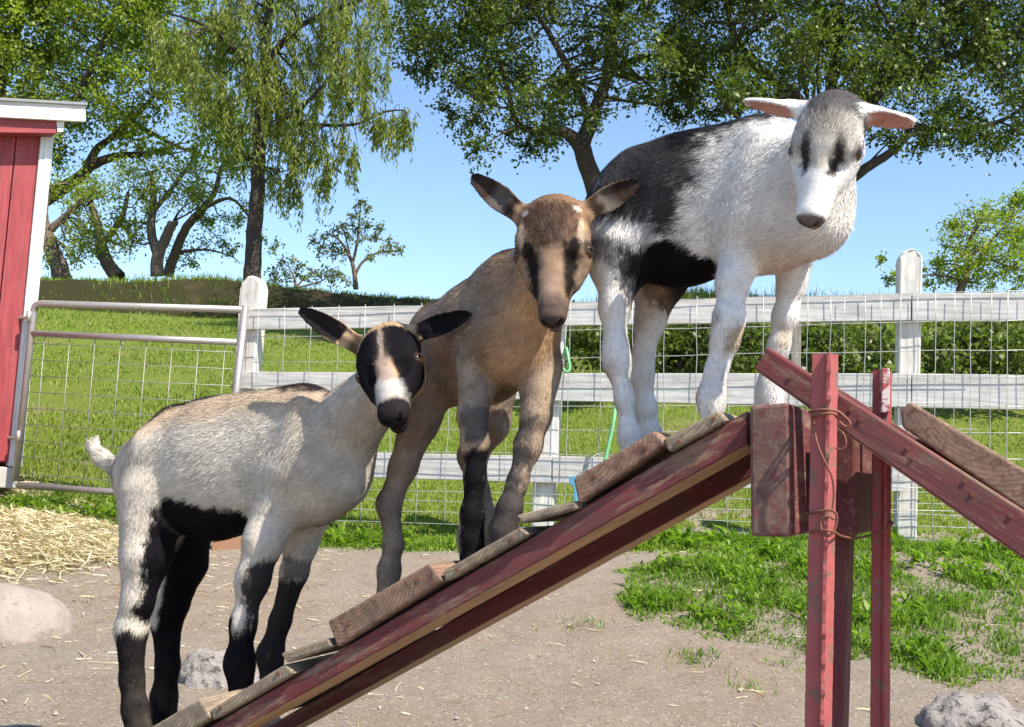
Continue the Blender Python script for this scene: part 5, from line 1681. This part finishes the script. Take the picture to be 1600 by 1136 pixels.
# stray tufts in the dirt
X, Y = [], []
for x, y, m, sp in [(1270, 1020, 160, .05), (1080, 1030, 60, .04), (910, 985, 60, .05), (1000, 945, 120, .06), (1170, 1075, 40, .04), (1225, 1040, 50, .05), (700, 900, 40, .05), (830, 880, 80, .08), (1090, 1030, 60, .05), (860, 870, 60, .1)]:
    g_ = ground_pt(x, y)
    X += list(RNG.normal(g_.x, sp, m)); Y += list(RNG.normal(g_.y, sp, m))
X, Y = np.array(X), np.array(Y); n = len(X)
blades('stray_grass_tufts', X, Y, RNG.uniform(.015, .05, n), RNG.uniform(.0025, .005, n), RNG.uniform(.4, 1.2, n), 'weed', RNG.random(n) * .7)

# ------------------------------------------------------------------ straw and gravel
def stalks(name, X, Y, L, Wd, tilt, zadd, tint):
    n = len(X)
    Z = surf_z(X, Y) + zadd
    th = RNG.uniform(0, np.pi, n)
    d = np.stack([np.cos(th) * np.cos(tilt), np.sin(th) * np.cos(tilt), np.sin(tilt)], 1) * (L * .5)[:, None]
    s_ = np.stack([-np.sin(th), np.cos(th), RNG.normal(0, .5, n)], 1) * (Wd * .5)[:, None]
    up = np.array([0, 0, 1.0]) * (Wd * .6)[:, None]
    c = np.stack([X, Y, Z], 1)
    bend = RNG.normal(0, .06, (n, 1)) * L[:, None] * np.stack([-np.sin(th), np.cos(th), 0 * th], 1)
    V = np.stack([c - d - s_, c - d + s_, c + bend + s_, c + bend - s_ + up, c + d + s_ * .8, c + d - s_ * .8], 1).reshape(-1, 3)
    i6 = (np.arange(n) * 6)[:, None]
    F = np.concatenate([i6 + np.array([0, 1, 2, 3]), i6 + np.array([3, 2, 4, 5])], 0)
    o = mesh_obj(name, V, F, M['straw'], attrs={'tint': ('FLOAT', np.repeat(np.clip(tint, 0, 1), 6))})
    return tag(o, kind='stuff')
X, Y, dp = in_poly([(-120, 765), (60, 756), (110, 766), (190, 785), (232, 815), (225, 862), (175, 908), (80, 930), (-10, 905), (-120, 960)], 34000, .22, 3, 71)
k = RNG.random(len(X)) < sstep(-.02, .45, dp) * .92 + .06
X, Y, dp = X[k], Y[k], dp[k]; n = len(X)
stalks('loose_straw', X, Y, RNG.uniform(.04, .20, n), RNG.uniform(.0025, .0055, n), RNG.normal(0, .22, n), .004 + RNG.random(n) * .028 * sstep(.0, .4, dp), RNG.random(n))
n = 700
X = RNG.uniform(-2.6, 2.2, n); Y = RNG.uniform(2.0, 5.6, n)
X = np.concatenate([X, RNG.normal(HAY.x + .5, .6, 700)]); Y = np.concatenate([Y, RNG.normal(HAY.y - .3, .7, 700)])
k = Y < 5.6
X, Y = X[k], Y[k]; n = len(X)
stalks('scattered_straw', X, Y, RNG.uniform(.02, .10, n) * RNG.uniform(.5, 1.1, n), RNG.uniform(.0018, .004, n), RNG.normal(0, .08, n), .004, RNG.random(n))
# gravel
n = 9000
yy = 1.9 + 4.0 * RNG.random(n) ** 1.7
X = RNG.uniform(-1, 1, n) * (0.53 * yy + .15); Y = yy
rr = RNG.uniform(.0015, .0042, n) * (1 + 1.2 * (RNG.random(n) < .02))
Z = surf_z(X, Y) + rr * .35
octv = np.array([[1, 0, 0], [0, 1, 0], [-1, 0, 0], [0, -1, 0], [0, 0, 1]], float)
V = np.stack([X, Y, Z], 1)[:, None, :] + octv[None] * rr[:, None, None] * RNG.uniform(.6, 1.3, (n, 5, 1))
F = (np.arange(n) * 5)[:, None, None] + np.array([[0, 1, 4], [1, 2, 4], [2, 3, 4], [3, 0, 4]])[None]
o = mesh_obj('gravel', V.reshape(-1, 3), F.reshape(-1, 3), M['rock'])
tag(o, kind='stuff')
